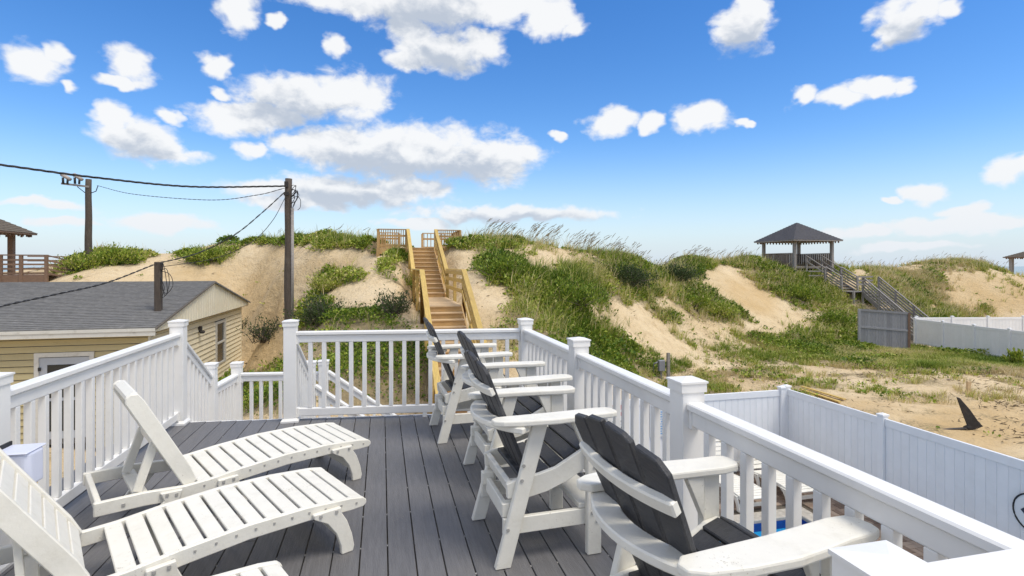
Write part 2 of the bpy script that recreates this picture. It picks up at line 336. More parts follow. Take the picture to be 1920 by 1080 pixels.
def leaf_mat(name, stops, rough=.6, trans=.25):
    m, nt, N, L, B = newmat(name)
    at = N.new('ShaderNodeAttribute'); at.attribute_name = 'tint'
    rp = N.new('ShaderNodeValToRGB'); e = rp.color_ramp.elements
    while len(e) < len(stops): e.new(.5)
    for k, (pos, col) in enumerate(stops): e[k].position = pos; e[k].color = (*col, 1)
    L.new(at.outputs['Fac'], rp.inputs[0]); L.new(rp.outputs[0], B.inputs['Base Color']); B.inputs['Roughness'].default_value = rough; B.inputs['Specular IOR Level'].default_value = .3
    tr = N.new('ShaderNodeBsdfTranslucent'); L.new(rp.outputs[0], tr.inputs[0])
    mx = N.new('ShaderNodeMixShader'); mx.inputs[0].default_value = trans; out = N['Material Output']
    L.new(B.outputs[0], mx.inputs[1]); L.new(tr.outputs[0], mx.inputs[2]); L.new(mx.outputs[0], out.inputs[0]); return m
LEAFM = leaf_mat('ground_cover_leaf', [(0, (.065, .13, .013)), (.4, (.21, .30, .030)), (.75, (.46, .50, .085)), (1, (.60, .52, .25))], .5, .22)
GRASSM = leaf_mat('dune_grass_blade', [(0, (.085, .155, .016)), (.4, (.26, .34, .04)), (.75, (.56, .52, .15)), (1, (.68, .56, .32))], .5, .2)
OATM = leaf_mat('sea_oat_stalk', [(0, (.20, .21, .09)), (.5, (.34, .27, .15)), (1, (.20, .15, .095))])
SHRUBM = leaf_mat('shrub_leaf', [(0, (.045, .07, .027)), (.5, (.09, .13, .045)), (1, (.18, .21, .075))])
TWIGM = mat('grey_twig', (.115, .095, .08), .85, .3, 8)
LITTERM = leaf_mat('dry_litter', [(0, (.07, .05, .03)), (.5, (.19, .14, .08)), (1, (.40, .32, .20))])

# ------------------------------------------------------------------ terrain
CTRL = [  # photo pixel and distance of points on the dune face
 (520,690,16),(520,600,20),(520,520,26),(460,690,23),(460,620,26),(460,540,30),(440,475,34),
 (600,700,13),(600,620,16),(600,540,20),(600,480,25),(700,755,12.6),(640,756,12.2),(560,760,12.0),(700,643,15),(700,578,17),(700,511,20),
 (760,590,16),(760,540,18.5),(745,482,22.3),(815,625,14.6),(800,560,17.8),(830,520,20),(880,600,16),(900,520,20),(880,455,23.8),
 (1000,520,20),(1000,600,15.8),(1050,640,16),(1100,660,17.4),(1100,560,21),(1100,510,25),(1180,690,20),(1180,620,22.5),(1180,560,25),(1180,510,28),
 (1300,700,22.5),(1300,640,25.5),(1300,580,29),(1300,520,33),(1400,700,23),(1400,655,27),(1400,600,31),(1400,540,35),
 (1500,700,23),(1500,660,28),(1500,610,32),(1500,550,36),(1500,512,39),(1600,690,24),(1600,650,30),(1610,585,35),
 (1700,690,24),(1700,645,32),(1750,590,36.5),(1700,540,40),(1800,690,24),(1800,660,29),(1800,592,38),(1800,540,41),(1900,680,26),(1900,592,38),(1900,550,40),
 (200,520,27),(60,535,28),(300,520,29),(380,510,30),(-150,530,29),(-500,540,30)]
CREST = [(-500,515,34),(-150,505,33),(60,507,33),(130,492,32),(200,470,32),(250,482,33),(285,478,36),(330,483,37),(380,468,36),(430,451,36),(480,447,33),(540,443,31),(600,449,28),(650,455,26),(690,460,24.8),
 (760,466,24.2),(840,460,24.2),(880,457,24.6),(920,456,25.5),(1000,459,26),(1050,467,27),(1100,477,28),(1180,484,30),(1300,488,36),(1400,489,39),(1500,497,41),(1600,505,42),(1640,508,43),(1700,497,45),(1760,494,45),
 (1800,492,45),(1850,500,44.5),(1900,516,44),(2000,520,44),(2300,520,46)]
pts = []
for (a, b, D) in CTRL: P = PD(a, b, D); pts.append((P.x, P.y, P.z))
for (a, b, D) in CREST:
    P = PD(a, b, D); pts.append(tuple(P)); k = (D + 7) / D; pts.append((P.x * k, P.y * k, P.z - 2.2)); k = (D + 20) / D; pts.append((P.x * k, P.y * k, -3.6))
for X in (-16, -12, -9.5): 
    for Y in (9, 13, 18, 23): pts.append((X, Y, -2.9))
for X in (-22, -30):
    for Y in (8, 16): pts.append((X, Y, -2.9))
for X in (-8, -5, -2, 1, 4): pts += [(X, 2, -3.02), (X, 7, -3.02)]
for s in (2, 4, 6, 8, 9.5): pts += [tuple(ST(s, 10.9, -3.03)), tuple(ST(s, 8, -3.05)), tuple(ST(s, 4, -3.05))]
for X in (-30, -15, 0, 15, 30, 45): pts += [(X, -10, -3.02), (X, -20, -3.0)]
for X, Y in ((9, 15), (13, 17), (18, 18), (12, 10), (18, 10), (25, 14), (32, 20), (40, 26), (8, 19), (-7.6, 11), (-7.3, 16), (6.5, 16), (9.5, 20.5), (14, 21)): pts.append((X, Y, -2.95))
PTS = np.array(pts)
def tps(r2): return np.where(r2 > 1e-9, .5 * r2 * np.log(np.maximum(r2, 1e-9)), 0)
n_ = len(PTS); A = np.zeros((n_ + 3, n_ + 3)); d2 = ((PTS[:, None, :2] - PTS[None, :, :2]) ** 2).sum(-1)
A[:n_, :n_] = tps(d2) + np.eye(n_) * .25; A[:n_, n_] = 1; A[:n_, n_ + 1:] = PTS[:, :2]; A[n_:, :n_] = A[:n_, n_:].T
W_ = np.linalg.solve(A, np.concatenate([PTS[:, 2], np.zeros(3)]))
def vnoise(X, Y, sc, seed=0):
    x = X * sc + seed * 17.3; y = Y * sc + seed * 9.1
    xi = np.floor(x).astype(int); yi = np.floor(y).astype(int); fx = x - xi; fy = y - yi; fx = fx * fx * (3 - 2 * fx); fy = fy * fy * (3 - 2 * fy)
    def h(a, b): v = np.sin(a * 127.1 + b * 311.7 + seed * 74.7) * 43758.5453; return v - np.floor(v)
    return (h(xi, yi) * (1 - fx) + h(xi + 1, yi) * fx) * (1 - fy) + (h(xi, yi + 1) * (1 - fx) + h(xi + 1, yi + 1) * fx) * fy
def fbm(X, Y, sc, o=4, seed=0):
    r = 0; a = .5
    for k in range(o): r = r + a * vnoise(X, Y, sc * 2 ** k, seed + k); a *= .5
    return r
def terr(X, Y):
    X = np.atleast_1d(np.asarray(X, float)); Y = np.atleast_1d(np.asarray(Y, float)); out = np.empty(len(X))
    for i in range(0, len(X), 20000):
        x = X[i:i + 20000]; y = Y[i:i + 20000]
        out[i:i + 20000] = tps((x[:, None] - PTS[None, :, 0]) ** 2 + (y[:, None] - PTS[None, :, 1]) ** 2) @ W_[:n_] + W_[n_] + W_[n_ + 1] * x + W_[n_ + 2] * y
    far = np.clip((Y - 58) / 20, 0, 1); out = out * (1 - far) + far * -4.2
    far = np.clip((np.maximum(np.abs(X) - 48, -Y - 22)) / 15, 0, 1); out = out * (1 - far) + far * np.where(Y > 30, -2.5, -3.0)
    s = X * UV_.x + Y * UV_.y; t = X * BV.x + Y * BV.y
    flat = np.clip(1 - np.maximum.reduce([(t - 11.0) / 2.0, np.abs(s - 3) - 9.2, -(t + 20)]), 0, 1) if False else np.where((t < 11.0), 1.0, np.clip(1 - (t - 11.0) / 2.5, 0, 1)) * np.clip((11.5 - s) / 2, 0, 1) * np.clip((s + 3.2) / 1.0, 0, 1)
    out = out * (1 - flat) + flat * np.minimum(out, -3.03)
    pit = (s > 3.4) & (s < 7.74) & (t > 1.3) & (t < 8.66); out = np.where(pit, -3.7, out)
    hs = np.clip(1 - np.maximum.reduce([np.abs(s + 13) - 7.3, 15.0 - t, t - 26.6]) / 1.2, 0, 1)
    out = out * (1 - hs) + hs * np.minimum(out, -2.9)
    rough = np.clip((out + 3.0) / 1.2, 0, 1)
    out = out + rough * ((fbm(X, Y, .45, 4, 3) - .47) * .26 + (fbm(X, Y, 1.7, 3, 8) - .44) * .07) + (1 - rough) * ((fbm(X, Y, .9, 4, 5) - .47) * .18 + (vnoise(X, Y, 1.4, 14) - .5) * .13) * (1 - flat)
    st = np.interp(t, [9.3, 15.69, 19.8, 24.2, 27.2], [-3.0, .5, .5, 2.44, 2.44]) - .38
    near = np.clip(1.9 - np.abs(s - 1.73) / .62, 0, 1) * ((t > 9.0) & (t < 24.6)); pl = ((s > -.6) & (s < 3.6) & (t > 24.0) & (t < 27.2))
    out = out * (1 - near) + near * np.minimum(out, st); out = np.where(pl, np.minimum(out, 2.1), out)
    return out
def tz(X, Y): return float(terr([X], [Y])[0])
def to_px(X, Y, Z): return CX + X / Y * FOC, HY + (EYE - Z) / Y * FOC

def ell(px, py, lst):
    m = np.zeros(len(px))
    for e in lst:
        cx, cy, rx, ry = e[:4]; w = e[4] if len(e) > 4 else 1.0; a = R(e[5]) if len(e) > 5 else 0
        dx = px - cx; dy = py - cy; u = dx * math.cos(a) + dy * math.sin(a); v = -dx * math.sin(a) + dy * math.cos(a)
        q = 1.35 - np.sqrt((u / rx) ** 2 + (v / ry) ** 2) * 1.0
        m = np.maximum(m, np.clip(q * 1.6, 0, 1) * w)
    return m
GREEN = [(560,446,150,12),(650,457,70,12),(690,462,30,9),(455,452,45,8),(388,480,42,14),(430,470,30,10,.7),(606,530,20,22),(640,528,32,10,.8,-10),(665,606,100,17),(700,590,40,12,.7),(590,580,26,22),(575,612,34,14),
 (700,700,140,70),(620,720,70,50,.8),(480,745,60,35),(530,700,25,25,.6),(700,640,60,14,.5),(735,512,14,26,.8,-30),(752,532,10,22,.8,-35),(745,480,28,13),(880,455,60,14),(925,462,55,20),(945,508,48,40),(1000,545,55,50),(1065,545,70,40),(900,560,18,20,.6),
 (985,590,60,40,.9),(1050,620,90,50,.95),(1130,665,80,40,.95),(1190,700,60,25,.9),(1150,515,85,30),(1250,500,80,28),(1185,560,70,28),(1240,590,45,22,.8),(1340,575,58,24,1,18),(1310,555,45,18),
 (1380,492,100,12),(1480,505,90,14),(1460,525,60,12),(1510,548,75,26,1,15),(1545,590,60,40),(1580,630,60,35),(1560,662,130,20,.95),(1700,676,160,20,.95),(1850,690,100,16,.95),(1450,640,60,18,.9),(1345,712,50,8,.7),(1310,725,60,12,.8),
 (1520,722,40,10,.7),(1420,702,70,8,.6),(1250,690,50,12,.7),(1720,528,55,16),(1690,558,75,18),(1655,520,40,14,.8),(1750,592,90,12),(1800,497,90,6,.8),(1840,502,60,6,.8),
 (200,478,60,12),(235,492,45,10),(160,494,35,14,.8),(120,508,30,8,.7),(900,520,12,25,.5)]
BARE = [(880,490,28,22),(890,555,30,45,1,-30),(925,600,30,30,.8,-30),(1040,480,35,16,.8),(1015,495,30,14,.6),(970,470,15,10,.7),(1190,600,60,26,1,25),(1230,640,70,16,1,20),(1370,540,50,30,1,30),(1430,580,60,35,1,30),(1260,575,40,12,.8,20),(1480,590,50,25,.8),(1330,620,60,14,.6),(1550,505,12,8,.8)]
def masks(X, Y, Z):
    px, py = to_px(X, np.maximum(Y, .5), Z)
    wx = (fbm(X, Y, .9, 4, 51) - .47); wy = (fbm(X, Y, .9, 4, 71) - .47); qx = px; qy = py
    px = px + wx * 110; py = py + wy * 34
    g = ell(px, py, GREEN); b = ell(px, py, BARE)
    inview = (Y > 3) & (px > -60) & (px < 1980)
    right = np.clip((px - 850) / 40, 0, 1) * np.clip((1680 - px) / 120, 0, 1) * np.clip((700 - py) / 25, 0, 1)
    flats = np.clip((px - 1180) / 60, 0, 1) * np.clip((py - 690) / 15, 0, 1) * np.clip((790 - py) / 40, 0, 1)
    base = .33 * right + .07 + .24 * flats * (fbm(X, Y, .8, 3, 91) > .47)
    farR = np.clip((px - 1640) / 40, 0, 1) * np.clip((640 - py) / 20, 0, 1); base = np.maximum(base, .22 * farR)
    m = np.maximum(g, base) * (1 - .9 * b)
    other = np.clip((fbm(X, Y, .16, 3, 21) - .42) * 6, 0, 1) * np.clip((Z + 2.7) / 1.0, 0, 1)
    m = np.where(inview, m, other)
    return m, qx, qy
def build_terrain():
    fx = np.arange(-34, 52, .33); fy = np.arange(1.5, 58, .30)
    xs = np.concatenate([[-2500, -900, -300, -120, -80, -60, -50, -44, -40, -37], fx, [54, 57, 61, 66, 74, 85, 120, 300, 900, 2500]])
    ys = np.concatenate([[-900, -300, -100, -50, -35, -26, -20, -14, -9, -5, -2, 0], fy, [59, 61, 64, 68, 73, 79, 86, 95, 110]])
    GX, GY = np.meshgrid(xs, ys); X = GX.ravel(); Y = GY.ravel(); Z = terr(X, Y)
    nx = len(xs); ny = len(ys); idx = np.arange(nx * ny).reshape(ny, nx)
    F = np.stack([idx[:-1, :-1], idx[:-1, 1:], idx[1:, 1:], idx[1:, :-1]], -1).reshape(-1, 4)
    me = bpy.data.meshes.new('ground'); me.vertices.add(len(X)); me.vertices.foreach_set('co', np.stack([X, Y, Z], 1).ravel())
    me.loops.add(F.size); me.loops.foreach_set('vertex_index', F.ravel()); me.polygons.add(len(F)); me.polygons.foreach_set('loop_start', np.arange(0, F.size, 4)); me.polygons.foreach_set('loop_total', np.full(len(F), 4))
    me.update(); me.validate(); me.polygons.foreach_set('use_smooth', np.ones(len(F), bool))
    m, px, py = masks(X, Y, Z)
    wet = ell(px, py, [(485,600,60,90,.75),(500,690,50,60,.8),(620,500,60,20,.45),(775,545,20,35,.7),(1410,555,50,25,.65,30),(370,510,60,25,.4),(1850,560,110,40,.6),(1820,800,150,45,.7),(1640,765,90,18,.45),(1400,720,120,14,.3),(480,520,80,30,.3),(540,470,60,14,.3)]) * (.5 + .9 * fbm(X, Y, .8, 3, 33)); wet = np.clip(wet, 0, 1); wet[Y < 3] = 0
    for nm, arr in (('wet', wet), ('litter', np.clip(m * 1.0 + .35 * (fbm(X, Y, .7, 4, 83) > .52) * (Z < -2.4), 0, 1))):
        a = me.attributes.new(nm, 'FLOAT', 'POINT'); a.data.foreach_set('value', arr.astype(np.float32))
    me.materials.append(SAND); o = obj('sand_ground', me); tag(o, kind='structure'); return o
build_terrain()
V = [(-4000, 105, -4.6), (4000, 105, -4.6), (4000, 5500, -4.6), (-4000, 5500, -4.6)]
tag(obj('sea_water', mesh('sea', V, [(0, 1, 2, 3)]), SEA), kind='structure')

# ------------------------------------------------------------------ pool terrace below the deck
def slabST(name, s0, s1, t0, t1, z0, z1, m, parent=None, bev=0):
    c = ST((s0 + s1) / 2, (t0 + t1) / 2, (z0 + z1) / 2); return box(name, c, (s1 - s0, t1 - t0, z1 - z0), m, parent, bev=bev)
PS0, PS1, PT0, PT1 = 3.6, 7.54, 1.5, 8.46                      # pool
def paver_bed(name, s0, s1, t0, t1):
    o = slabST(name, s0, s1, t0, t1, -3.05, -3.012, BED); tag(o, kind='structure'); return o
BED = mat('paver_joint_sand', (.11, .092, .07), .95, .3, 30)
beds = [paver_bed('terrace_paving', -2.5, PS0 - .3, -3, 10.75), paver_bed('terrace_paving', PS0 - .297, PS1 + .297, PT1 + .3, 10.75), paver_bed('terrace_paving', PS1 + .3, 9.3, -3, 10.75), paver_bed('terrace_paving', PS0 - .297, PS1 + .297, -3, PT0 - .3)]
pl, pw = .21, .105
pm = box_me(pl - .008, pw - .008, .03, PAVER, .004)
cnt = 0; rest = {0: [], 1: [], 2: [], 3: []}; cand = []
for i in range(-20, 90):
    for j in range(-30, 104):
        # basket weave: pairs of bricks, every other pair turned
        s = i * pl + .1; t = j * .105
        jj = j // 2
        c0 = ((i + jj) % 2 == 0)
        if j % 2 == 0:
            base_t = jj * .21
            for q in (0, 1):
                if c0: s_, t_, r = s, base_t + (q - .5) * pw, 0
                else: s_, t_, r = s + (q - .5) * pw, base_t, 1
                if not (-2.3 < s_ < 9.1 and -2.8 < t_ < 10.55): continue
                inpool = PS0 - .42 < s_ < PS1 + .42 and PT0 - .42 < t_ < PT1 + .42
                if inpool: continue
                b = 0 if s_ < PS0 - .3 else (2 if s_ > PS1 + .3 else (1 if t_ > 5 else 3))
                if s_ < 2.2 : continue
                P = ST(s_, t_, -2.999 + random.uniform(-.004, .004))
                if P.y < 2.0: continue
                px, py = to_px(P.x, P.y, P.z)
                score = (1 if (1340 < px < 1900 and 860 < py < 1075) else 0) * FOC / P.y
                cand.append((score, P, r, b))
cand.sort(key=lambda c: -c[0])
for k, (sc, P, r, b) in enumerate(cand):
    T = Matrix.Translation(P) @ Matrix.Rotation(ANG + (math.pi / 2 if r else 0), 4, 'Z')
    if k < 300 and sc > 0: obj('paver', pm, None, beds[b], T)
    else: rest[b].append(boxvf(P, (pl - .008, pw - .008, .03), (Matrix.Rotation(ANG + (math.pi / 2 if r else 0), 4, 'Z')).to_3x3()))
for b, lst in rest.items():
    if lst:
        V, F = merge(lst); o = obj('pavers', mesh('pavers', V, F), PAVER, beds[b], WM[beds[b]]); o.matrix_basis = WM[beds[b]].inverted(); tag(o, kind='stuff')
pool = thing('swimming_pool', 'in ground pool with bright blue water and pale stone coping', 'pool', ST((PS0 + PS1) / 2, (PT0 + PT1) / 2, -3.1))
slabST('coping', PS0 - .29, PS0, PT0, PT1, -3.04, -2.97, COPING, pool, .012); slabST('coping', PS1, PS1 + .29, PT0, PT1, -3.04, -2.97, COPING, pool, .012)
slabST('coping', PS0 - .29, PS1 + .29, PT1, PT1 + .29, -3.04, -2.97, COPING, pool, .012); slabST('coping', PS0 - .29, PS1 + .29, PT0 - .29, PT0, -3.04, -2.97, COPING, pool, .012)
slabST('water', PS0 + .021, PS1 - .021, PT0 + .021, PT1 - .021, -3.3, -3.17, WATER, pool)
slabST('tile_band', PS0, PS1, PT1 - .02, PT1 - .002, -3.3, -3.03, TILEB, pool); slabST('tile_band', PS1 - .02, PS1 - .002, PT0 + .02, PT1 - .021, -3.3, -3.03, TILEB, pool); slabST('tile_band', PS0 + .002, PS0 + .02, PT0 + .02, PT1 - .021, -3.3, -3.03, TILEB, pool)

# ------------------------------------------------------------------ white vinyl fences
def vinyl_fence(name, label, posts, zb, zt, group=None, follow=False, bw=.1524, m=FENCEV):
    base = Vector((posts[0].x, posts[0].y, zb)); th = thing(name, label, 'fence', base, group)
    for i, p in enumerate(posts):
        g = min(zb, tz(p.x, p.y) - .25) if follow else zb
        d = (posts[min(i + 1, len(posts) - 1)] - posts[max(i - 1, 0)]); a = math.atan2(d.y, d.x)
        po = box('post', (p.x, p.y, (g + zt + .04) / 2), (.127, .127, zt + .04 - g), m, th, a, .006)
        V = [(-.075, -.075, 0), (.075, -.075, 0), (.075, .075, 0), (-.075, .075, 0), (-.075, -.075, .03), (.075, -.075, .03), (.075, .075, .03), (-.075, .075, .03), (0, 0, .06)]
        F = [(3, 2, 1, 0), (0, 1, 5, 4), (1, 2, 6, 5), (2, 3, 7, 6), (3, 0, 4, 7), (4, 5, 8), (5, 6, 8), (6, 7, 8), (7, 4, 8)]
        key = 'fcap' + m.name
        if key not in CACHE: CACHE[key] = mesh('cap', V, F); CACHE[key].materials.append(m)
        obj('cap', CACHE[key], None, po, Matrix.Translation((p.x, p.y, zt + .041)) @ Matrix.Rotation(a, 4, 'Z'))
    for a_, b_ in zip(posts[:-1], posts[1:]):
        d = (b_ - a_).normalized(); ln = (b_ - a_).length; p0 = a_ + d * .064; p1 = b_ - d * .064; ang = math.atan2(d.y, d.x)
        g = max(zb + .06, zb) 
        beam('top_rail', (p0.x, p0.y, zt - .07), (p1.x, p1.y, zt - .07), .05, .14, m, th, .004)
        beam('bottom_rail', (p0.x, p0.y, g + .09), (p1.x, p1.y, g + .09), .05, .14, m, th, .004)
        beam('backing', (p0.x, p0.y, (g + zt) / 2), (p1.x, p1.y, (g + zt) / 2), .008, zt - .30 - g, m, th)
        nb = max(1, round((ln - .128) / bw)); w = (ln - .128) / nb
        for k in range(nb):
            c = p0 + d * w * (k + .5)
            box('board', (c.x, c.y, (g + .161 + zt - .141) / 2), (w - .009, .022, zt - .141 - g - .161), m, th, ang, .004)
    return th
FC = ST(9.02, 10.53)
vinyl_fence('vinyl_fence', 'white vinyl privacy fence along the side of the pool terrace, facing the deck rail', [ST(9.02, 10.53 - 2.44 * k) for k in range(0, 5)], -3.02, -1.17)
back = [ST(9.02 - 2.44 * k, 10.53) for k in range(0, 4)]
vinyl_fence('vinyl_fence', 'white vinyl privacy fence behind the pool loungers with rule signs on it', [back[0] - UV_ * .13] + back[1:], -3.02, -1.19)
# rule signs on the back fence
def sign(label, px0, px1, py0, py1, rows):
    t = 10.53 - .05; s0 = s_on_t(px0, t); s1 = s_on_t(px1, t); P = ST((s0 + s1) / 2, t); z1 = zat(P, py0); z0 = zat(P, py1); w = s1 - s0; h = z1 - z0
    th = thing('rules_sign', label, 'sign', (P.x, P.y, z0), 'signs on the pool fence')
    C = Vector((P.x, P.y, (z0 + z1) / 2)); box('panel', C, (w, .012, h), SIGNW, th, bev=.002)
    for (a, b, c, d, m) in rows:
        q = ST((s0 + s1) / 2 + w * ((a + b) / 2 - .5), t - .009, z1 - h * (c + d) / 2); box('print', q, (w * (b - a), .004, h * (d - c)), m, th)
rows = [(.04, .96, .02, .17, SIGNR)] + [(.15 + .2 * k, .28 + .2 * k, .05, .14, SIGNK) for k in range(4)] 
for r_ in range(11):
    a = .06; rr = random.Random(r_)
    while a < .85:
        b = min(.94, a + rr.uniform(.08, .2)); rows.append((a, b, .22 + r_ * .068, .253 + r_ * .068, SIGNB)); a = b + .03
sign('white pool rules sign with red header and rows of blue print', 1219, 1264, 752, 818, rows)
rows2 = [(.08, .92, .05, .2, SIGNR), (.08, .92, .28, .4, SIGNR)] + [(.2 + .25 * k, .33 + .25 * k, .07, .18, SIGNK) for k in range(3)]
for r_ in range(4):
    a = .1; rr = random.Random(40 + r_)
    while a < .8:
        b = min(.9, a + rr.uniform(.1, .25)); rows2.append((a, b, .55 + r_ * .1, .6 + r_ * .1, SIGNK)); a = b + .04
sign('white warning sign with two red bands and dark print below', 1140, 1180, 756, 815, rows2)
# round emblem on the side fence
s_f = 9.02 - .03; tE = t_on_s(1944, s_f); PE = ST(s_f, tE); zE = zat(PE, 965)
em = thing('round_plaque', 'round white plaque with thin black rim on the side fence', 'plaque', (PE.x, PE.y, zE - .3))
def disc(name, r, th_, zoff, m, parent, ring=None, n=40):
    V = []; F = []
    if ring is None:
        V = [Vector((0, math.cos(2 * math.pi * k / n) * r, math.sin(2 * math.pi * k / n) * r)) for k in range(n)]; V += [v + Vector((-th_, 0, 0)) for v in V]
        F = [tuple(range(n)), tuple(reversed(range(n, 2 * n)))] + [(k, k + n, (k + 1) % n + n, (k + 1) % n) for k in range(n)]
        me = mesh(name, V, F)
    else:
        pts_ = [Vector((0, math.cos(2 * math.pi * k / n) * r, math.sin(2 * math.pi * k / n) * r)) for k in range(n + 1)]
        V, F = tube_vf(pts_, ring, 6); me = mesh(name, V, F, True)
    return obj(name, me, m, parent, Matrix.Translation(PE + Vector((0, 0, zE)) - UV_ * zoff) @ Matrix.Rotation(ANG, 4, 'Z'))
disc('plate', .275, .012, .005, SIGNW, em); disc('rim', .28, .01, .02, CABLE, em, ring=.012)
box('dark_square', PE + Vector((0, 0, zE)) - UV_ * .022, (.006, .26, .26), SIGNK, em, M=Matrix.Rotation(ANG, 4, 'Z') @ Matrix.Rotation(R(45), 4, 'X'))
# far lot fences
P1 = PD(1716, 640, 32); P2 = PD(1893, 672, 26.6); dd = (P2 - P1); dd.z = 0; Ld = dd.length
dv = dd / Ld; k3 = Ld / 3
vinyl_fence('vinyl_fence', 'white vinyl fence at the neighbouring lot beside the grey board panel', [Vector((P1.x, P1.y, 0)) + dv * k3 * k for k in range(0, 6)], -3.05, -1.52, follow=True, bw=.2)
Q1 = Vector((P1.x, P1.y, 0)) + Vector((.15, .1, 0)); vinyl_fence('vinyl_fence', 'far white vinyl fence with low caps standing behind the neighbouring fence', [Q1 + Vector((2.2 * k, .08 * k, 0)) for k in range(0, 6)], -3.05, -1.44, follow=True, bw=.2)

# ------------------------------------------------------------------ deck
PA = Vector((.149, 6.0, 0)); PB = Vector((.542, 4.38, 0)); PC = Vector((.916, 2.822, 0)); PF = Vector((-2.35, 5.72, 0)); PL = Vector((-3.48, 5.62, 0)); PN = Vector((-2.835, 2.92, 0))
def far_edge(s):                                               # t of the outer deck edge
    a = (-2.07, 6.30); b = (1.554, 5.86); return a[1] + (b[1] - a[1]) * (s - a[0]) / (b[0] - a[0]) + .03
deck = thing('deck', 'raised grey composite deck of long parallel boards', 'deck', ST(0, 2, 0))
pitch = .1532; g0 = .0325
for k in range(-16, 12):
    sa = g0 + pitch * k + .0035; sb = g0 + pitch * (k + 1) - .0035
    if sb < -2.28 or sa > 1.66: continue
    t1 = far_edge((sa + sb) / 2); ends = [(-2.2, t1)]
    if k == 4: ends = [(-2.2, 2.02), (2.026, t1)]
    if k == -6: ends = [(-2.2, 3.5), (3.506, t1)]
    for (a, b) in ends:
        p0 = ST((sa + sb) / 2, a, -.0125); p1 = ST((sa + sb) / 2, b, -.0125); beam('deck_board', p0, p1, sb - sa, .025, DECKM, deck, .0025)
for t in np.arange(-2, 6, .41):
    beam('joist', ST(-2.2, t, -.155), ST(1.6, t, -.155), .04, .24, SHING, deck)
# fascia round the edge
beam('fascia', ST(-2.3, far_edge(-2.3) + .022, -.14), ST(1.66, far_edge(1.66) + .022, -.14), .03, .27, VINYL, deck)
beam('fascia', ST(1.685, -2.2, -.14), ST(1.685, far_edge(1.68), -.14), .03, .27, VINYL, deck); beam('fascia', ST(-2.31, -2.2, -.14), ST(-2.31, far_edge(-2.3), -.14), .03, .27, VINYL, deck)
clip = box_me(.012, .0066, .004, SCREW)
for k in range(-14, 11):
    s = g0 + pitch * k
    for t in np.arange(.4, 6, .41):
        T = Matrix.Translation(ST(s, t, -.006)) @ Matrix.Rotation(ANG + math.pi / 2, 4, 'Z')
        if abs(s) < 1.5 and random.random() < .8: obj('deck_clip', clip, None, deck, T)
for s, t in ((-2.2, 6.1), (-.95, 5.95), (1.5, 5.7), (1.5, 2.5), (-2.1, 3.4), (-2.2, 0), (1.5, 0)):
    box('support_post', ST(s, t, -1.65), (.14, .14, 2.74), VINYL, deck)

RAILH = .95; PH = 1.055
def post(label, p, zb, zt, ang=None, trim=True, group='white railing posts'):
    th = thing('railing_post', label, 'post', (p.x, p.y, zb), group); a = ANG if ang is None else ang
    box('sleeve', (p.x, p.y, (zb + zt - .028) / 2), (.128, .128, zt - .028 - zb), VINYL, th, a, .004)
    if 'pcap' not in CACHE:
        h = .077; q = .0715
        V = [(-q, -q, -.055), (q, -q, -.055), (q, q, -.055), (-q, q, -.055), (-q, -q, -.012), (q, -q, -.012), (q, q, -.012), (-q, q, -.012), (-h, -h, -.010), (h, -h, -.010), (h, h, -.010), (-h, h, -.010),
             (-h, -h, 0), (h, -h, 0), (h, h, 0), (-h, h, 0), (0, 0, .017)]
        F = [(3, 2, 1, 0)] + [(i, (i + 1) % 4, (i + 1) % 4 + 4, i + 4) for i in range(4)] + [(i + 4, (i + 1) % 4 + 4, (i + 1) % 4 + 8, i + 8) for i in range(4)] + [(i + 8, (i + 1) % 4 + 8, (i + 1) % 4 + 12, i + 12) for i in range(4)] + [(12 + i, 12 + (i + 1) % 4, 16) for i in range(4)]
        CACHE['pcap'] = mesh('cap', V, F); CACHE['pcap'].materials.append(VINYL)
    obj('cap', CACHE['pcap'], None, th, Matrix.Translation((p.x, p.y, zt)) @ Matrix.Rotation(a, 4, 'Z'))
    if trim:
        V = []; q, h = .066, .088
        for (r, z) in ((h, 0), (h, .018), (q, .042)): V += [(-r, -r, z), (r, -r, z), (r, r, z), (-r, r, z)]
        F = [(i + 4 * j, (i + 1) % 4 + 4 * j, (i + 1) % 4 + 4 * j + 4, i + 4 * j + 4) for j in range(2) for i in range(4)]
        if 'ptrim' not in CACHE: CACHE['ptrim'] = mesh('trim', V, F); CACHE['ptrim'].materials.append(VINYL)
        obj('base_trim', CACHE['ptrim'], None, th, Matrix.Translation((p.x, p.y, zb + .001)) @ Matrix.Rotation(a, 4, 'Z'))
    return th
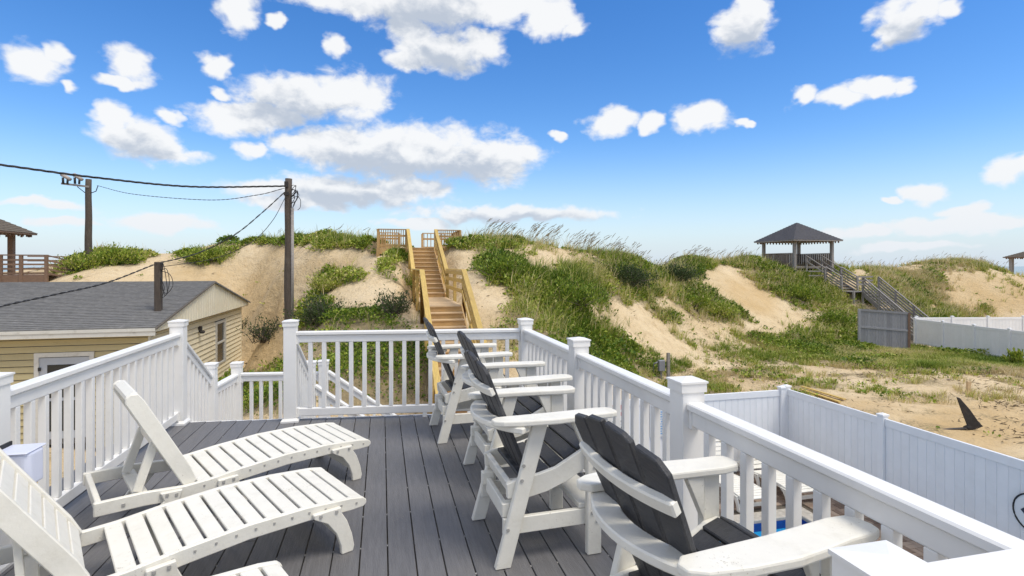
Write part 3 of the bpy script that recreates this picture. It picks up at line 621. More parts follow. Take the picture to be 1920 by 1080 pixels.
def railing(label, a, b, za=0.0, zb=0.0, nb=None, sp=.139, hgt=RAILH, e0=.064, e1=.064, wide=.088, brackets=True):
    a = Vector((a.x, a.y, 0)); b = Vector((b.x, b.y, 0)); d = (b - a).normalized(); ln = (b - a).length
    p0 = a + d * e0; p1 = b - d * e1
    def zz(q): return za + (zb - za) * ((q - a).dot(d) / ln)
    th = thing('deck_railing', label, 'railing', (p0.x, p0.y, zz(p0)))
    def run(nm, dz, w, h, ext=0): beam(nm, (p0.x, p0.y, zz(p0) + dz), (p1.x, p1.y, zz(p1) + dz), w, h, VINYL, th, .007)
    run('top_cap', hgt - .019, wide, .038); run('sub_rail', hgt - .078, .046, .079); run('bottom_rail', .095, .046, .084)
    L2 = (p1 - p0).length; nb = nb or max(1, round(L2 / sp) - 1)
    slope = (zb - za) / ln
    for k in range(nb):
        q = p0 + d * (L2 * (k + 1) / (nb + 1)); z = zz(q); lo = z + .137 - abs(slope) * .02 ; hi = z + hgt - .117 + abs(slope) * .02
        box('baluster', (q.x, q.y, (lo + hi) / 2), (.042, .042, hi - lo), VINYL, th, math.atan2(d.y, d.x), .003)
    if brackets:
        for q, sg in ((p0, 1), (p1, -1)):
            c = q + d * sg * .012; z = zz(c)
            box('bracket', (c.x, c.y, z + hgt - .082), (.024, .062, .104), VINYL, th, math.atan2(d.y, d.x), .004)
            box('bracket', (c.x, c.y, z + .092), (.024, .058, .10), VINYL, th, math.atan2(d.y, d.x), .004)
    # middle foot block under the bottom rail
    if abs(slope) < .01 and L2 > 1.3:
        q = (p0 + p1) / 2 + d * .15; box('foot_block', (q.x, q.y, za + .027), (.045, .045, .052), VINYL, th, math.atan2(d.y, d.x), .003)
    return th
PD1 = ST(1.552, 2.526 - 1.78); PD2 = ST(1.552, 2.526 - 3.4)
post('white capped post at the outer deck corner where two rails meet', PA, 0, PH); post('white capped post between the two short side rails', PB, 0, PH)
post('white capped post beside the pool signs, rails ending in brackets on it', PC, 0, PH); post('tall white capped post at the stair head, end of the far rail', PF, 0, PH + .01)
post('white capped post at the top of the steps with rails falling both ways', PL, 0, PH + .02); post('white capped post beside the lavender plastic box', PN, 0, PH)
railing('white baluster railing closing the far end of the deck, before the dune stairs', PF, PA, nb=16)
railing('short white railing running from the outer deck corner post', PA, PB, nb=10); railing('white railing behind the chairs with pool signs seen through it', PB, PC, nb=10)
railing('white railing overlooking the pool water and its loungers', PC, PD1, nb=11)
railing('white railing continuing beside the house wall end of the deck', PD1, PD2, nb=10)
PN2 = PN + (PN - PL).normalized() * 2.7
railing('long white railing beside the sun loungers, facing the yellow house', PN, PL, nb=18); railing('white railing behind the reclined lounger back', PN2, PN, nb=19)
# near gate post and cross rail
PG = Vector((.768, 1.095, 0)); PG2 = PG + UV_ * 1.25
post('white capped post standing in front of the speckled chair arm', PG, 0, PH - .01); railing('short white cross rail joining the near post to the side rail', PG, PG2, nb=7, wide=.125, hgt=.995)

# ------------------------------------------------------------------ deck steps, landing and second flight
LZ = -.80
S1 = Vector((-3.76, 6.72, 0)); S2 = Vector((-3.89, 7.62, 0)); S3 = Vector((-2.55, 6.80, 0)); S4 = Vector((-2.70, 7.72, 0))
stp = thing('deck_steps', 'steps with white sides going down from the deck to a landing', 'stairs', (PL.x + .5, PL.y + .6, LZ))
def treads(parent, a0, a1, b0, b1, z0, z1, n, mt):
    """n risers between edge a0-a1 at z0 and edge b0-b1 at z1"""
    for k in range(1, n):
        f0 = (k - 1) / (n - 1); f1 = k / (n - 1); z = z0 + (z1 - z0) * k / n
        c0 = a0.lerp(b0, (f0 + f1) / 2); c1 = a1.lerp(b1, (f0 + f1) / 2); w = ((b0 - a0).length) / (n - 1)
        beam('tread', (c0.x, c0.y, z - .015), (c1.x, c1.y, z - .015), w + .02, .03, mt, parent, .003)
        r0 = a0.lerp(b0, f0 + .02); r1 = a1.lerp(b1, f0 + .02); beam('riser', (r0.x, r0.y, z + .5 * (z0 - z1) / n), (r1.x, r1.y, z + .5 * (z0 - z1) / n), .018, (z0 - z1) / n - .034, VINYL, parent)
ea = PL + BV * .06; eb = PF + BV * .06
treads(stp, ea + UV_ * .08, eb - UV_ * .08, S1 + UV_ * .08, S3 - UV_ * .08, 0, LZ, 4, DECKM)
for k in range(7):
    f = (k + .5) / 7; p0 = S1.lerp(S2, f) - UV_ * .08; p1 = S3.lerp(S4, f) + UV_ * .06; beam('landing_board', (p0.x, p0.y, LZ - .0125), (p1.x, p1.y, LZ - .0125), .128, .025, DECKM, stp, .003)
for q in (S1, S2, S3, S4): box('support_post', (q.x, q.y, (LZ - 3.1) / 2 - .05), (.12, .12, 3.05 + LZ), VINYL, stp)
beam('fascia', (S1.x, S1.y, LZ - .13), (S2.x, S2.y, LZ - .13), .03, .2, VINYL, stp); beam('fascia', (S2.x, S2.y, LZ - .13), (S4.x, S4.y, LZ - .13), .03, .2, VINYL, stp)
E3 = S3 + UV_ * 3.0; E4 = S4 + UV_ * 3.0
treads(stp, S3 + BV * .07, S4 - BV * .07, E3 + BV * .07, E4 - BV * .07, LZ, -3.0, 12, DECKM)
for q0, q1 in ((S3, E3), (S4, E4)): beam('stringer', (q0.x, q0.y, LZ - .16), (q1.x, q1.y, -3.02), .04, .26, VINYL, stp)
post('white capped post where the upper steps reach the landing, yellow house side', S1, LZ, .43, trim=False); post('white capped post at the outer landing corner near the sand slope', S2, LZ, .28, trim=False)
post('short white capped post at the landing directly beyond the stair head post', S3, LZ, .44, trim=False); post('short white capped post at the landing above green ground cover', S4, LZ, .29, trim=False)
railing('white stair railing falling from the house side post to the landing', PL, S1, 0, LZ + .13, nb=7, hgt=.92); railing('white stair railing falling from the tall stair head post', PF, S3, 0, LZ + .13, nb=7, hgt=.92)
railing('white landing railing running back toward the sand slope', S1, S2, LZ, LZ, nb=6, hgt=.93); railing('white landing railing along the outer side above the bushes', S2, S4, LZ, LZ, nb=7, hgt=.93)
for q, e, lb in ((S3, E3, 'white handrail of the lower stair flight nearest the deck'), (S4, E4, 'white handrail of the lower stair flight on the dune side')):
    railing(lb, q, e, LZ + .1, -2.95, nb=17, hgt=.9)
    post('white newel post ending the lower stair handrail nearest the deck' if q is S3 else 'white newel post ending the lower stair handrail on the dune side', e, -3.02, -2.0, trim=False)

# ------------------------------------------------------------------ yellow house
HS = -5.73; T0, T1 = 15.79, 26.17; TM = (T0 + T1) / 2; ZE = .03; ZR = 1.09; SL = -19.5; WZ = -2.95
house = thing('beach_house', 'low yellow clapboard house with grey shingle roof and cream gable', 'house', ST(-12, 21, WZ))
WS = -6.02; WT0, WT1 = 16.22, 25.75
slabST('wall_core', SL, WS - .02, WT0 + .02, WT1 - .02, WZ, ZE - .1, SHING, house)  # dark colour stands in for shadow lines between the siding laps
def clap_me(ln, h, m):
    k = ('clap', round(ln, 3), h, m.name)
    if k not in CACHE:
        V = [(-ln / 2, 0, .022), (ln / 2, 0, .022), (ln / 2, -.04, .022), (-ln / 2, -.04, .022), (-ln / 2, 0, h), (ln / 2, 0, h), (ln / 2, -.006, h), (-ln / 2, -.006, h)]
        CACHE[k] = mesh('siding', V, BF); CACHE[k].materials.append(m)
    return CACHE[k]
lap = .168
DOOR_S0, DOOR_S1 = s_on_t(66, WT0), s_on_t(178, WT0)
dP = ST((DOOR_S0 + DOOR_S1) / 2, WT0); DZ1 = zat(dP, 657); DZ1 = ZE - .12 - lap * round((ZE - .12 - DZ1) / lap)
nrow = int((ZE - .12 - WZ) / lap)
for k in range(nrow + 1):
    z = ZE - .12 - (k + 1) * lap
    for (a, b) in ([(SL, WS)] if z > DZ1 - .01 else [(SL, DOOR_S0), (DOOR_S1, WS)]):
        obj('siding_board', clap_me(b - a, lap, SIDE_SHADE), None, house, Matrix.Translation(ST((a + b) / 2, WT0 - .0, z)) @ Matrix.Rotation(ANG, 4, 'Z'))
# right (gable side) wall
wt = t_on_s(402, WS); wt2 = t_on_s(422, WS); wP = ST(WS, (wt + wt2) / 2); wz1 = zat(wP, 601); wz0 = zat(wP, 682)
for k in range(nrow + 1):
    z = ZE - .12 - (k + 1) * lap; segs = [(WT0, WT1)] if (z + lap < wz0 or z > wz1) else [(WT0, wt), (wt2, WT1)]
    for (a, b) in segs:
        obj('siding_board', clap_me(b - a, lap, SIDE_LIT), None, house, Matrix.Translation(ST(WS, (a + b) / 2, z)) @ Matrix.Rotation(ANG + math.pi / 2, 4, 'Z'))
slabST('corner_board', WS - .02, WS + .035, WT0 - .035, WT0 + .05, WZ, ZE - .1, TRIM, house); slabST('corner_board', WS - .05, WS + .035, WT1 - .05, WT1 + .03, WZ, ZE - .1, SIDE_LIT, house)
# window in the gable wall
win = slabST('window', WS - .03, WS + .004, wt, wt2, wz0, wz1, DARKG, house)
fw = .11 * (wt2 - wt) / .5
for a, b, c, d in ((wt, wt2, wz1 - .1, wz1), (wt, wt2, wz0, wz0 + .07), (wt, wt + .22, wz0 + .07, wz1 - .1), (wt2 - .22, wt2, wz0 + .07, wz1 - .1), (wt + .22, wt2 - .22, (wz0 + wz1) / 2 - .03, (wz0 + wz1) / 2 + .03)):
    slabST('frame', WS - .02, WS + .045, a, b, c, d, TRIM, win)
# front door with storm door
door = slabST('door', DOOR_S0 + .1, DOOR_S1 - .1, WT0 - .03, WT0 + .01, WZ + .15, DZ1 - .12, mat('storm_door_grey', (.42, .45, .5), .5, .06, 3), house)
for a, b, c, d in ((DOOR_S0, DOOR_S1, DZ1 - .1, DZ1 + .012), (DOOR_S0, DOOR_S0 + .1, WZ, DZ1 - .1), (DOOR_S1 - .1, DOOR_S1, WZ, DZ1 - .1)): slabST('frame', a, b, WT0 - .06, WT0 + .01, c, d, TRIM, door)
dm = (DZ1 + WZ) / 2
slabST('glass', DOOR_S0 + .28, DOOR_S1 - .28, WT0 - .038, WT0 - .031, dm + .03, DZ1 - .3, DARKG, door); slabST('glass', DOOR_S0 + .28, DOOR_S1 - .28, WT0 - .038, WT0 - .031, WZ + .35, dm - .05, DARKG, door)
box('hinge', ST(DOOR_S0 + .12, WT0 - .06, DZ1 - .4), (.05, .03, .09), CABLE, door)
# roof: front and back slopes in shingle courses
roof = None
def slope(name, tA, zA, tB, zB, n, parent):
    parts = []
    for k in range(n):
        a = k / n; b = (k + 1) / n + .012; ta, tb = tA + (tB - tA) * a, tA + (tB - tA) * b; za, zb = zA + (zB - zA) * a, zA + (zB - zA) * b
        th = .03; V = [ST(SL - .3, ta, za), ST(HS, ta, za), ST(HS, tb, zb - .012), ST(SL - .3, tb, zb - .012), ST(SL - .3, ta, za + th), ST(HS, ta, za + th), ST(HS, tb, zb + .004), ST(SL - .3, tb, zb + .004)]
        parts.append((V, BF))
    V, F = merge(parts); me = mesh(name, V, F); return obj(name, me, SHING, parent)
roof = slope('roof', T0, ZE, TM, ZR, 34, house); slope('back_roof', T1, ZE, TM, ZR, 20, house)
# roof fascia and gutter board
slabST('eave_fascia', SL, HS, T0 - .012, T0 + .02, ZE - .20, ZE - .09, TRIM, house); slabST('drip_edge', SL, HS + .004, T0 - .03, T0 + .03, ZE - .085, ZE - .004, TRIM, house)
slabST('soffit', SL, HS - .1, T0 + .021, WT0 - .03, ZE - .19, ZE - .165, TRIM, house)
# corrugated cream gable hung proud of the wall
gs = HS - .07; nrib = 42; Vg = []; Fg = []
tt = [T0 + .05]
for k in range(nrib):
    a = T0 + .05 + (T1 - T0 - .1) * k / nrib; b = T0 + .05 + (T1 - T0 - .1) * (k + 1) / nrib
    gw, gd = (.085, -.05) if a > TM else (.03, .008)
    for t, off in ((a, gd), (a + gw, gd), (a + gw + .005, .02), (b - .005, .02)):
        zt_ = ZE + (ZR - ZE) * (1 - abs(t - TM) / (TM - T0)) - .02; Vg += [ST(gs + off, t, ZE - .12), ST(gs + off, t, max(zt_, ZE - .11))]
for k in range(len(Vg) // 2 - 1): Fg.append((2 * k, 2 * k + 2, 2 * k + 3, 2 * k + 1))
obj('gable_panel', mesh('gable', Vg, Fg), GABLE, house)
slabST('gable_soffit', WS - .01, gs + .01, T0 + .06, T1 - .06, ZE - .15, ZE - .122, mat('soffit_brown', (.3, .22, .12), .7, .15, 3), house)
for (ta, tb) in ((T0, TM), (T1, TM)): beam('rake_trim', ST(HS + .012, ta, ZE - .03), ST(HS + .012, tb, ZR - .03), .024, .05, mat('rake_dark', (.16, .14, .12), .8, .2, 4) if ta == T0 else SHING, house)
# wall light under the gable
tl = t_on_s(371, WS); Pl = ST(WS + .07, tl); zl = zat(Pl, 617)
lt = box('wall_light', (Pl.x, Pl.y, zl), (.12, .1, .2), STEELD, house, bev=.02); box('lamp_shade', (Pl.x + .06, Pl.y + .015, zl - .1), (.15, .15, .1), STEELD, lt, bev=.03)
# service mast on the roof
def roof_hit(px, py):
    for k in range(600):
        D = 13.5 + k * .01; P = PD(px, py, D); t = P.x * BV.x + P.y * BV.y
        if P.z <= ZE + (t - T0) / (TM - T0) * (ZR - ZE) + .02: return P
    return P
MP = roof_hit(297, 582); mtop = zat(MP, 491)
mast = thing('service_mast', 'stubby dark square timber mast carrying cables on the shingle roof', 'mast', MP)
box('timber', (MP.x, MP.y, (MP.z - .05 + mtop) / 2), (.17, .17, mtop - MP.z + .05), POLEW, mast, bev=.015); box('bracket', (MP.x + .1, MP.y - .02, mtop - .12), (.06, .1, .2), STEELD, mast)
def smooth(pts, n=8):
    P = [Vector(p) for p in pts]; P = [P[0] * 2 - P[1]] + P + [P[-1] * 2 - P[-2]]; out = []
    for i in range(1, len(P) - 2):
        for k in range(n):
            t = k / n; a, b, c, d = P[i - 1], P[i], P[i + 1], P[i + 2]; out.append(.5 * ((2 * b) + (c - a) * t + (2 * a - 5 * b + 4 * c - d) * t * t + (3 * b - a - 3 * c + d) * t ** 3))
    return out + [P[-2]]
for k in range(3):
    a = random.uniform(-.1, .1); h_ = mtop - MP.z
    tube('loose_wire', smooth([MP + Vector((.08, -.02, h_ - .25)), MP + Vector((.20 + .10 * k, -.1, h_ - .05 - .16 * k)), MP + Vector((.30 + .09 * k, -.12, h_ - .5 - .1 * k)), MP + Vector((.24 + a, -.1, h_ - .9 - .06 * k)), MP + Vector((.14 + .04 * k, -.08, h_ - .75)), MP + Vector((.11, -.06, h_ - .45))]), .009, CABLE, mast, 6)

# ------------------------------------------------------------------ utility poles and wires
def pole(label, px, ytop, D, rad, zb):
    P = PD(px, ytop, D); th = thing('utility_pole', label, 'pole', (P.x, P.y, zb)); H = P.z - zb
    tube('shaft', [(P.x + math.sin(k * 1.3) * .012, P.y, zb - .4 + (H + .4) * k / 10) for k in range(11)], [rad * (1.22 - .30 * k / 10) for k in range(11)], POLEW, th, 16); return th, P
b1 = PD(541, 690, 19); p1, Pp1 = pole('dark weathered utility pole with a coil of cable near its top', 541, 335, 19, .125, tz(b1.x, 19) - .1)
b2 = PD(168, 520, 29); p2, Pp2 = pole('brown utility pole with a crossarm of porcelain fuses, in dune bushes', 166, 336, 29, .15, tz(b2.x, 29) - .1)
# conduit and cable coil on the near pole
tube('conduit', [(Pp1.x + .16, Pp1.y - .06, p1.location.z), (Pp1.x + .16, Pp1.y - .06, Pp1.z - 1.05)], .055, GREYW, p1, 8)
for k in range(7):
    rr_ = random.Random(100 + k); c = Vector((Pp1.x + .16, Pp1.y - .13, Pp1.z - .42 - .05 * k)); q = [c]
    for m_ in range(6): q.append(q[-1] + Vector((rr_.uniform(-.04, .12) if m_ < 3 else rr_.uniform(-.13, .03), rr_.uniform(-.03, .03), (.10 if m_ < 2 else -.17) * rr_.uniform(.4, 1.2))))
    tube('cable_loop', smooth(q, 5), rr_.uniform(.008, .016), CABLE, p1, 6)
box('insulator_bracket', (Pp1.x - .02, Pp1.y - .14, Pp1.z - .22), (.12, .06, .2), STEELD, p1, 0); box('insulator_bracket', (Pp1.x - .02, Pp1.y - .14, Pp1.z - .55), (.16, .06, .12), STEELD, p1, 0)
# crossarm with cutout fuses on the far pole
arm = beam('crossarm', Pp2 + Vector((-1.35, -.12, -.25)), Pp2 + Vector((.1, -.12, -.42)), .09, .10, GREYW, p2)
for dx in (-1.05, -.42):
    q = Pp2 + Vector((dx, -.2, .0)); f = tube('fuse_cutout', [q + Vector((-.2, 0, .22)), q + Vector((.24, 0, -.06))], [.10, .085], PORC, p2, 10)
    tube('fuse_tube', [q + Vector((-.14, -.03, .05)), q + Vector((-.12, -.03, -.28))], .055, CABLE, f, 8); tube('fuse_tube', [q + Vector((.12, -.03, -.02)), q + Vector((.10, -.03, -.30))], .05, CABLE, f, 8); tube('knob', [q + Vector((-.24, 0, .22)), q + Vector((-.16, 0, .16))], .085, CABLE, f, 8)
tube('brace', [Pp2 + Vector((-.5, -.13, -.42)), Pp2 + Vector((-.1, -.1, -.75))], .02, CABLE, p2, 6); tube('jumper', [Pp2 + Vector((.12, 0, -.75)), Pp2 + Vector((.40, 0, -.65)), Pp2 + Vector((.55, -.05, -.35))], .022, CABLE, p2, 6)
def wire(label, pts, rad, strands=1, twist=.9, name='overhead_cable'):
    pts = [Vector(p) for p in pts]; n = 60; out = []
    # smooth through the given points (Catmull-Rom)
    P = [pts[0] * 2 - pts[1]] + pts + [pts[-1] * 2 - pts[-2]]
    for i in range(1, len(P) - 2):
        for k in range(n // (len(pts) - 1)):
            t = k / (n // (len(pts) - 1)); a, b, c, d = P[i - 1], P[i], P[i + 1], P[i + 2]
            out.append(.5 * ((2 * b) + (c - a) * t + (2 * a - 5 * b + 4 * c - d) * t * t + (3 * b - a - 3 * c + d) * t ** 3))
    out.append(pts[-1]); parts = []
    if strands == 1: parts.append(tube_vf(out, rad, 6))
    else:
        fine = []
        for i in range(len(out) - 1):
            for k in range(6): fine.append(out[i].lerp(out[i + 1], k / 6))
        fine.append(out[-1]); acc = 0
        for sN in range(strands):
            acc = 0; q = []
            for i, v in enumerate(fine):
                if i: acc += (v - fine[i - 1]).length
                th = acc / twist * 2 * math.pi + sN * 2 * math.pi / strands; tdir = (fine[min(i + 1, len(fine) - 1)] - fine[max(i - 1, 0)]).normalized(); s_ = tdir.cross(Vector((0, 0, 1))).normalized(); u_ = s_.cross(tdir)
                q.append(v + (s_ * math.cos(th) + u_ * math.sin(th)) * rad * 1.1)
            parts.append(tube_vf(q, rad, 5))
    V, F = merge(parts); o = obj(name, mesh(name, V, F, True), CABLE); tag(o, label, 'cable', 'overhead cables'); return o
wire('thick twisted black cable crossing the sky to the dark pole', [PD(-160, 290, 12.2), PD(0, 309, 13.2), PD(180, 333, 14.8), PD(360, 350, 16.8), PD(535, 349, 18.9)], .0155, 3, .75)
wire('thin slack wire hanging between the two utility poles', [Pp2 + Vector((.5, -.05, -.35)), PD(250, 364, 26), PD(390, 375, 22.5), PD(480, 366, 20), PD(533, 353, 18.9)], .008, 2, .8)
wire('black cable falling from the dark pole to the roof mast', [PD(533, 361, 18.9), PD(490, 400, 18.2), PD(440, 440, 17.5), PD(370, 475, 16.8), Vector((MP.x, MP.y - .1, mtop - .05))], .011, 2, .6)
wire('second slack cable below it from the dark pole to the mast', [PD(534, 372, 18.9), PD(510, 415, 18.3), PD(470, 455, 17.6), PD(400, 485, 17), Vector((MP.x + .1, MP.y - .1, mtop - .15))], .010)
wire('black cable sweeping from the roof mast down across the shingles', [Vector((MP.x - .05, MP.y - .12, mtop - .08)), PD(200, 530, 13.6), PD(100, 553, 12.0), PD(0, 575, 10.6), PD(-120, 610, 9.2)], .011, 2, .5)

# ------------------------------------------------------------------ yellow dune stairs with platform
DS = 1.73; HWD = .5; LZ2 = .50; TLF, TLB = 15.69, 19.8; TT = 24.2; TZ2 = 2.44
dst = thing('dune_stairs', 'new yellow pine stairway with brown treads climbing the dune', 'stairs', ST(DS, 9.5, -3))
def flight(par, s, hw, t0, z0, t1, z1, n, mt, mr, w_over=.02):
    tr = (t1 - t0) / n; rs = (z1 - z0) / n
    for k in range(n):
        beam('tread', ST(s - hw, t0 + tr * (k + .5) - .015, z0 + rs * (k + 1) - .02), ST(s + hw, t0 + tr * (k + .5) - .015, z0 + rs * (k + 1) - .02), tr + w_over, .036, mt, par, .004)
        beam('riser', ST(s - hw, t0 + tr * k + .012, z0 + rs * (k + .5) - .02), ST(s + hw, t0 + tr * k + .012, z0 + rs * (k + .5) - .02), .02, rs - .037, mr, par)
    for sg in (-1, 1): beam('stringer', ST(s + sg * (hw + .025), t0 - .1, z0 - .02), ST(s + sg * (hw + .025), t1, z1 - .10), .045, .28, mr, par, .004)
flight(dst, DS, HWD, 9.3, -3.0, TLF, LZ2, 21, TREAD, PINEB); flight(dst, DS, HWD, TLB, LZ2, TT, TZ2, 12, TREAD, PINEB)
for k in range(28):
    t = TLF + .073 + (TLB - TLF) * k / 28; beam('landing_board', ST(DS - HWD - .06, t, LZ2 - .02), ST(DS + HWD + .06, t, LZ2 - .02), .138, .036, TREAD, dst, .004)
for sg in (-1, 1): beam('landing_beam', ST(DS + sg * (HWD + .03), TLF, LZ2 - .16), ST(DS + sg * (HWD + .03), TLB, LZ2 - .16), .045, .24, PINE, dst)
def stair_rail(par, s, segs, mt, cap=.14, h0=1.02, mids=(.70, .40), ps=.1):
    for (t0, z0, t1, z1) in segs:
        h = h0 if z1 < 2 else .82
        n = max(1, round(abs(t1 - t0) / 1.7))
        for k in range(n + 1):
            f = k / n; t = t0 + (t1 - t0) * f; z = z0 + (z1 - z0) * f; P = ST(s, t); g = min(tz(P.x, P.y) - .3, z - .3); box('post', (P.x, P.y, (g + z + h - .03) / 2), (ps, ps, z + h - .03 - g), mt, par, bev=.006)
        beam('cap_rail', ST(s, t0, z0 + h), ST(s, t1, z1 + h), cap, .04, mt, par, .005)
        for m_ in (h - .09,) + mids: beam('side_rail', ST(s - .062 * (1 if s > DS else -1), t0, z0 + m_), ST(s - .062 * (1 if s > DS else -1), t1, z1 + m_), .024, .12, mt, par, .004)
for sg in (-1, 1):
    stair_rail(dst, DS + sg * (HWD + .11), [(9.3, -2.85, TLF, LZ2), (TLF, LZ2, TLB, LZ2), (TLB, LZ2 + .08, TT, TZ2)], PINE)
# platform at the top
pf = thing('dune_platform', 'wooden platform with baluster rails on the dune top', 'platform', ST(DS, 25.5, TZ2))
q0 = PD(709, 460, 24.35); q1 = PD(863, 460, 24.35); sA = q0.x * UV_.x + q0.y * UV_.y; sB = q1.x * UV_.x + q1.y * UV_.y; tA = TT; tB = TT + 2.6
for k in range(18): beam('floor_board', ST(sA, tA + .072 + .145 * k, TZ2 - .02), ST(sB, tA + .072 + .145 * k, TZ2 - .02), .138, .036, TREAD, pf, .003)
beam('fascia', ST(sA, tA - .0, TZ2 - .16), ST(DS - HWD - .06, tA - .0, TZ2 - .16), .04, .24, PINEB, pf); beam('fascia', ST(DS + HWD + .06, tA, TZ2 - .16), ST(sB, tA, TZ2 - .16), .04, .24, PINEB, pf); beam('fascia', ST(sA + .02, tA + .03, TZ2 - .16), ST(sA + .02, tB, TZ2 - .16), .04, .24, PINEB, pf); beam('fascia', ST(sB - .02, tA + .03, TZ2 - .16), ST(sB - .02, tB, TZ2 - .16), .04, .24, PINEB, pf)
def brail(par, a, b, z, h, m1, m2, nb):
    beam('cap_rail', (a.x, a.y, z + h), (b.x, b.y, z + h), .13, .04, m1, par, .004); beam('side_rail', (a.x, a.y, z + h - .28), (b.x, b.y, z + h - .28), .035, .085, m2, par); beam('side_rail', (a.x, a.y, z + .1), (b.x, b.y, z + .1), .035, .085, m2, par)
    for k in range(nb):
        q = a.lerp(b, (k + .5) / nb); box('baluster', (q.x, q.y, z + .04 + h / 2 - .04), (.036, .036, h - .06), m1, par)
    for q in (a, b): box('post', (q.x, q.y, z + h / 2 - .3), (.095, .095, h + .55), m2, par, bev=.005)
hp = .80
brail(pf, ST(sA, tA), ST(DS - HWD - .17, tA), TZ2, hp, PINEM, PINEB, 13); brail(pf, ST(DS + HWD + .17, tA), ST(sB, tA), TZ2, hp, PINEM, PINEB, 12)
brail(pf, ST(sA, tA + .1), ST(sA, tB), TZ2, hp, PINEM, PINEB, 14); brail(pf, ST(sB, tA + .1), ST(sB, tB), TZ2, hp, PINEM, PINEB, 14); brail(pf, ST(DS + .2, tB), ST(sB, tB), TZ2, hp, PINEB, PINEB, 9); brail(pf, ST(sA, tB), ST(DS - .9, tB), TZ2, hp, PINEB, PINEB, 8)
for s in (sA, sB, DS - HWD - .17, DS + HWD + .17):
    for t in (tA, tB): P = ST(s, t); g = tz(P.x, P.y) - .4; box('pile', (P.x, P.y, (g + TZ2 - .03) / 2), (.14, .14, max(.2, TZ2 - .03 - g)), PINEB, pf)

# ------------------------------------------------------------------ gazebos
def hip_roof(par, C, side, ze, za, m, th=.08, courses=16):
    h = side / 2; parts = []
    for k in range(courses):
        a = k / courses; b = (k + 1) / courses; ra, rb = h * (1 - a), h * (1 - b); z0 = ze + (za - ze) * a; z1 = ze + (za - ze) * b
        V = []
        for r, z in ((ra + .012, z0 - .0), (ra + .012, z0 + .025), (rb, z1 + .004)): V += [C + UV_ * (sx * r) + BV * (sy * r) + Vector((0, 0, z)) for sx, sy in ((-1, -1), (1, -1), (1, 1), (-1, 1))]
        F = [(i + 4 * j, (i + 1) % 4 + 4 * j, (i + 1) % 4 + 4 * j + 4, i + 4 * j + 4) for j in range(2) for i in range(4)]
        parts.append((V, F))
    V, F = merge(parts); rf = obj('roof', mesh('roof', V, F), m, par)
    V = [C + UV_ * (sx * h) + BV * (sy * h) + Vector((0, 0, z)) for z in (ze - th, ze - .005) for sx, sy in ((-1, -1), (1, -1), (1, 1), (-1, 1))]
    obj('eave_board', mesh('eave', V, BF), BROWNW if m is not SHINGD else GREYW, rf)
    # scalloped trim of rafter tails
    for (d1, d2) in ((UV_, -BV), (UV_, BV), (BV, UV_), (BV, -UV_)):
        n = 14
        for k in range(n):
            q = C + d1 * ((k + .5) / n * 2 - 1) * (h - .15) + d2 * (h - .12); box('rafter_tail', (q.x, q.y, ze - th - .06), (.07, .07, .12), BROWNW, rf)
    return rf
Cg = PD(1494, 450, 41); Cg.z = 0; FG = 1.45
gz = thing('beach_gazebo', 'square gazebo with dark hip roof on the grassy dune crest', 'gazebo', (Cg.x, Cg.y, FG))
hip_roof(gz, Cg, 4.25, 3.52, 4.92, SHINGD)
hg = 1.62
for sx in (-1, 1):
    for sy in (-1, 1): q = Cg + UV_ * sx * hg + BV * sy * hg; box('post', (q.x, q.y, (FG + 3.45) / 2 - .5), (.2, .2, 3.0), GREYW, gz, bev=.01)
for k in range(24): q = -hg - .1 + (2 * hg + .2) * (k + .5) / 24; beam('floor_board', Cg + BV * q - UV_ * 1.75 + Vector((0, 0, FG)), Cg + BV * q + UV_ * 1.75 + Vector((0, 0, FG)), .135, .04, GREYW, gz)
for (c, d) in ((UV_ * hg, BV), (BV * hg, UV_), (-UV_ * hg, BV)):
    for k in range(16):
        q = Cg + c + d * (-hg + .12 + (2 * hg - .24) * (k + .5) / 16); box('wall_board', (q.x, q.y, FG + .56), (.15, .025, 1.04), GAZW, gz, math.atan2(d.y, d.x))
    a = Cg + c - d * (hg - .1); b = Cg + c + d * (hg - .1); beam('cap_rail', (a.x, a.y, FG + 1.11), (b.x, b.y, FG + 1.11), .14, .045, GAZW, gz)
# grey zigzag stairs below the gazebo
gst = thing('weathered_stairs', 'weathered grey stairs zigzagging down from the gazebo', 'stairs', PZ(1697, 645, -2.8))
def gflight(px, py, D, run, drop, w, n, rails=True):
    """starts at a floor point and descends toward the lots along -b"""
    P = PD(px, py, D); out = []
    for k in range(n):
        c = P - BV * (run * (k + .5) / n); z = P.z - drop * (k + 1) / n
        beam('tread', Vector((c.x, c.y, z)) - UV_ * w / 2, Vector((c.x, c.y, z)) + UV_ * w / 2, run / n + .01, .04, GREYW, gst)
    for sg in (-1, 1):
        a = P + UV_ * sg * (w / 2 + .03); b = a - BV * run + Vector((0, 0, -drop)); beam('stringer', a + Vector((0, 0, -.12)), b + Vector((0, 0, -.12)), .05, .26, GREYW, gst)
        if rails:
            for dz, ww in ((1.0, .1), (.78, .05), (.58, .05), (.38, .05), (.18, .05)): beam('handrail', a + Vector((0, 0, dz)), b + Vector((0, 0, dz)), ww, .055 if dz == 1.0 else .085, GREYW, gst)
            for f in np.linspace(0, 1, max(2, round(run / 1.3) + 1)):
                q = a.lerp(b, float(f)); box('post', (q.x, q.y, q.z + .1), (.1, .1, 1.8), GREYW, gst)
    return P - BV * run - Vector((0, 0, drop))
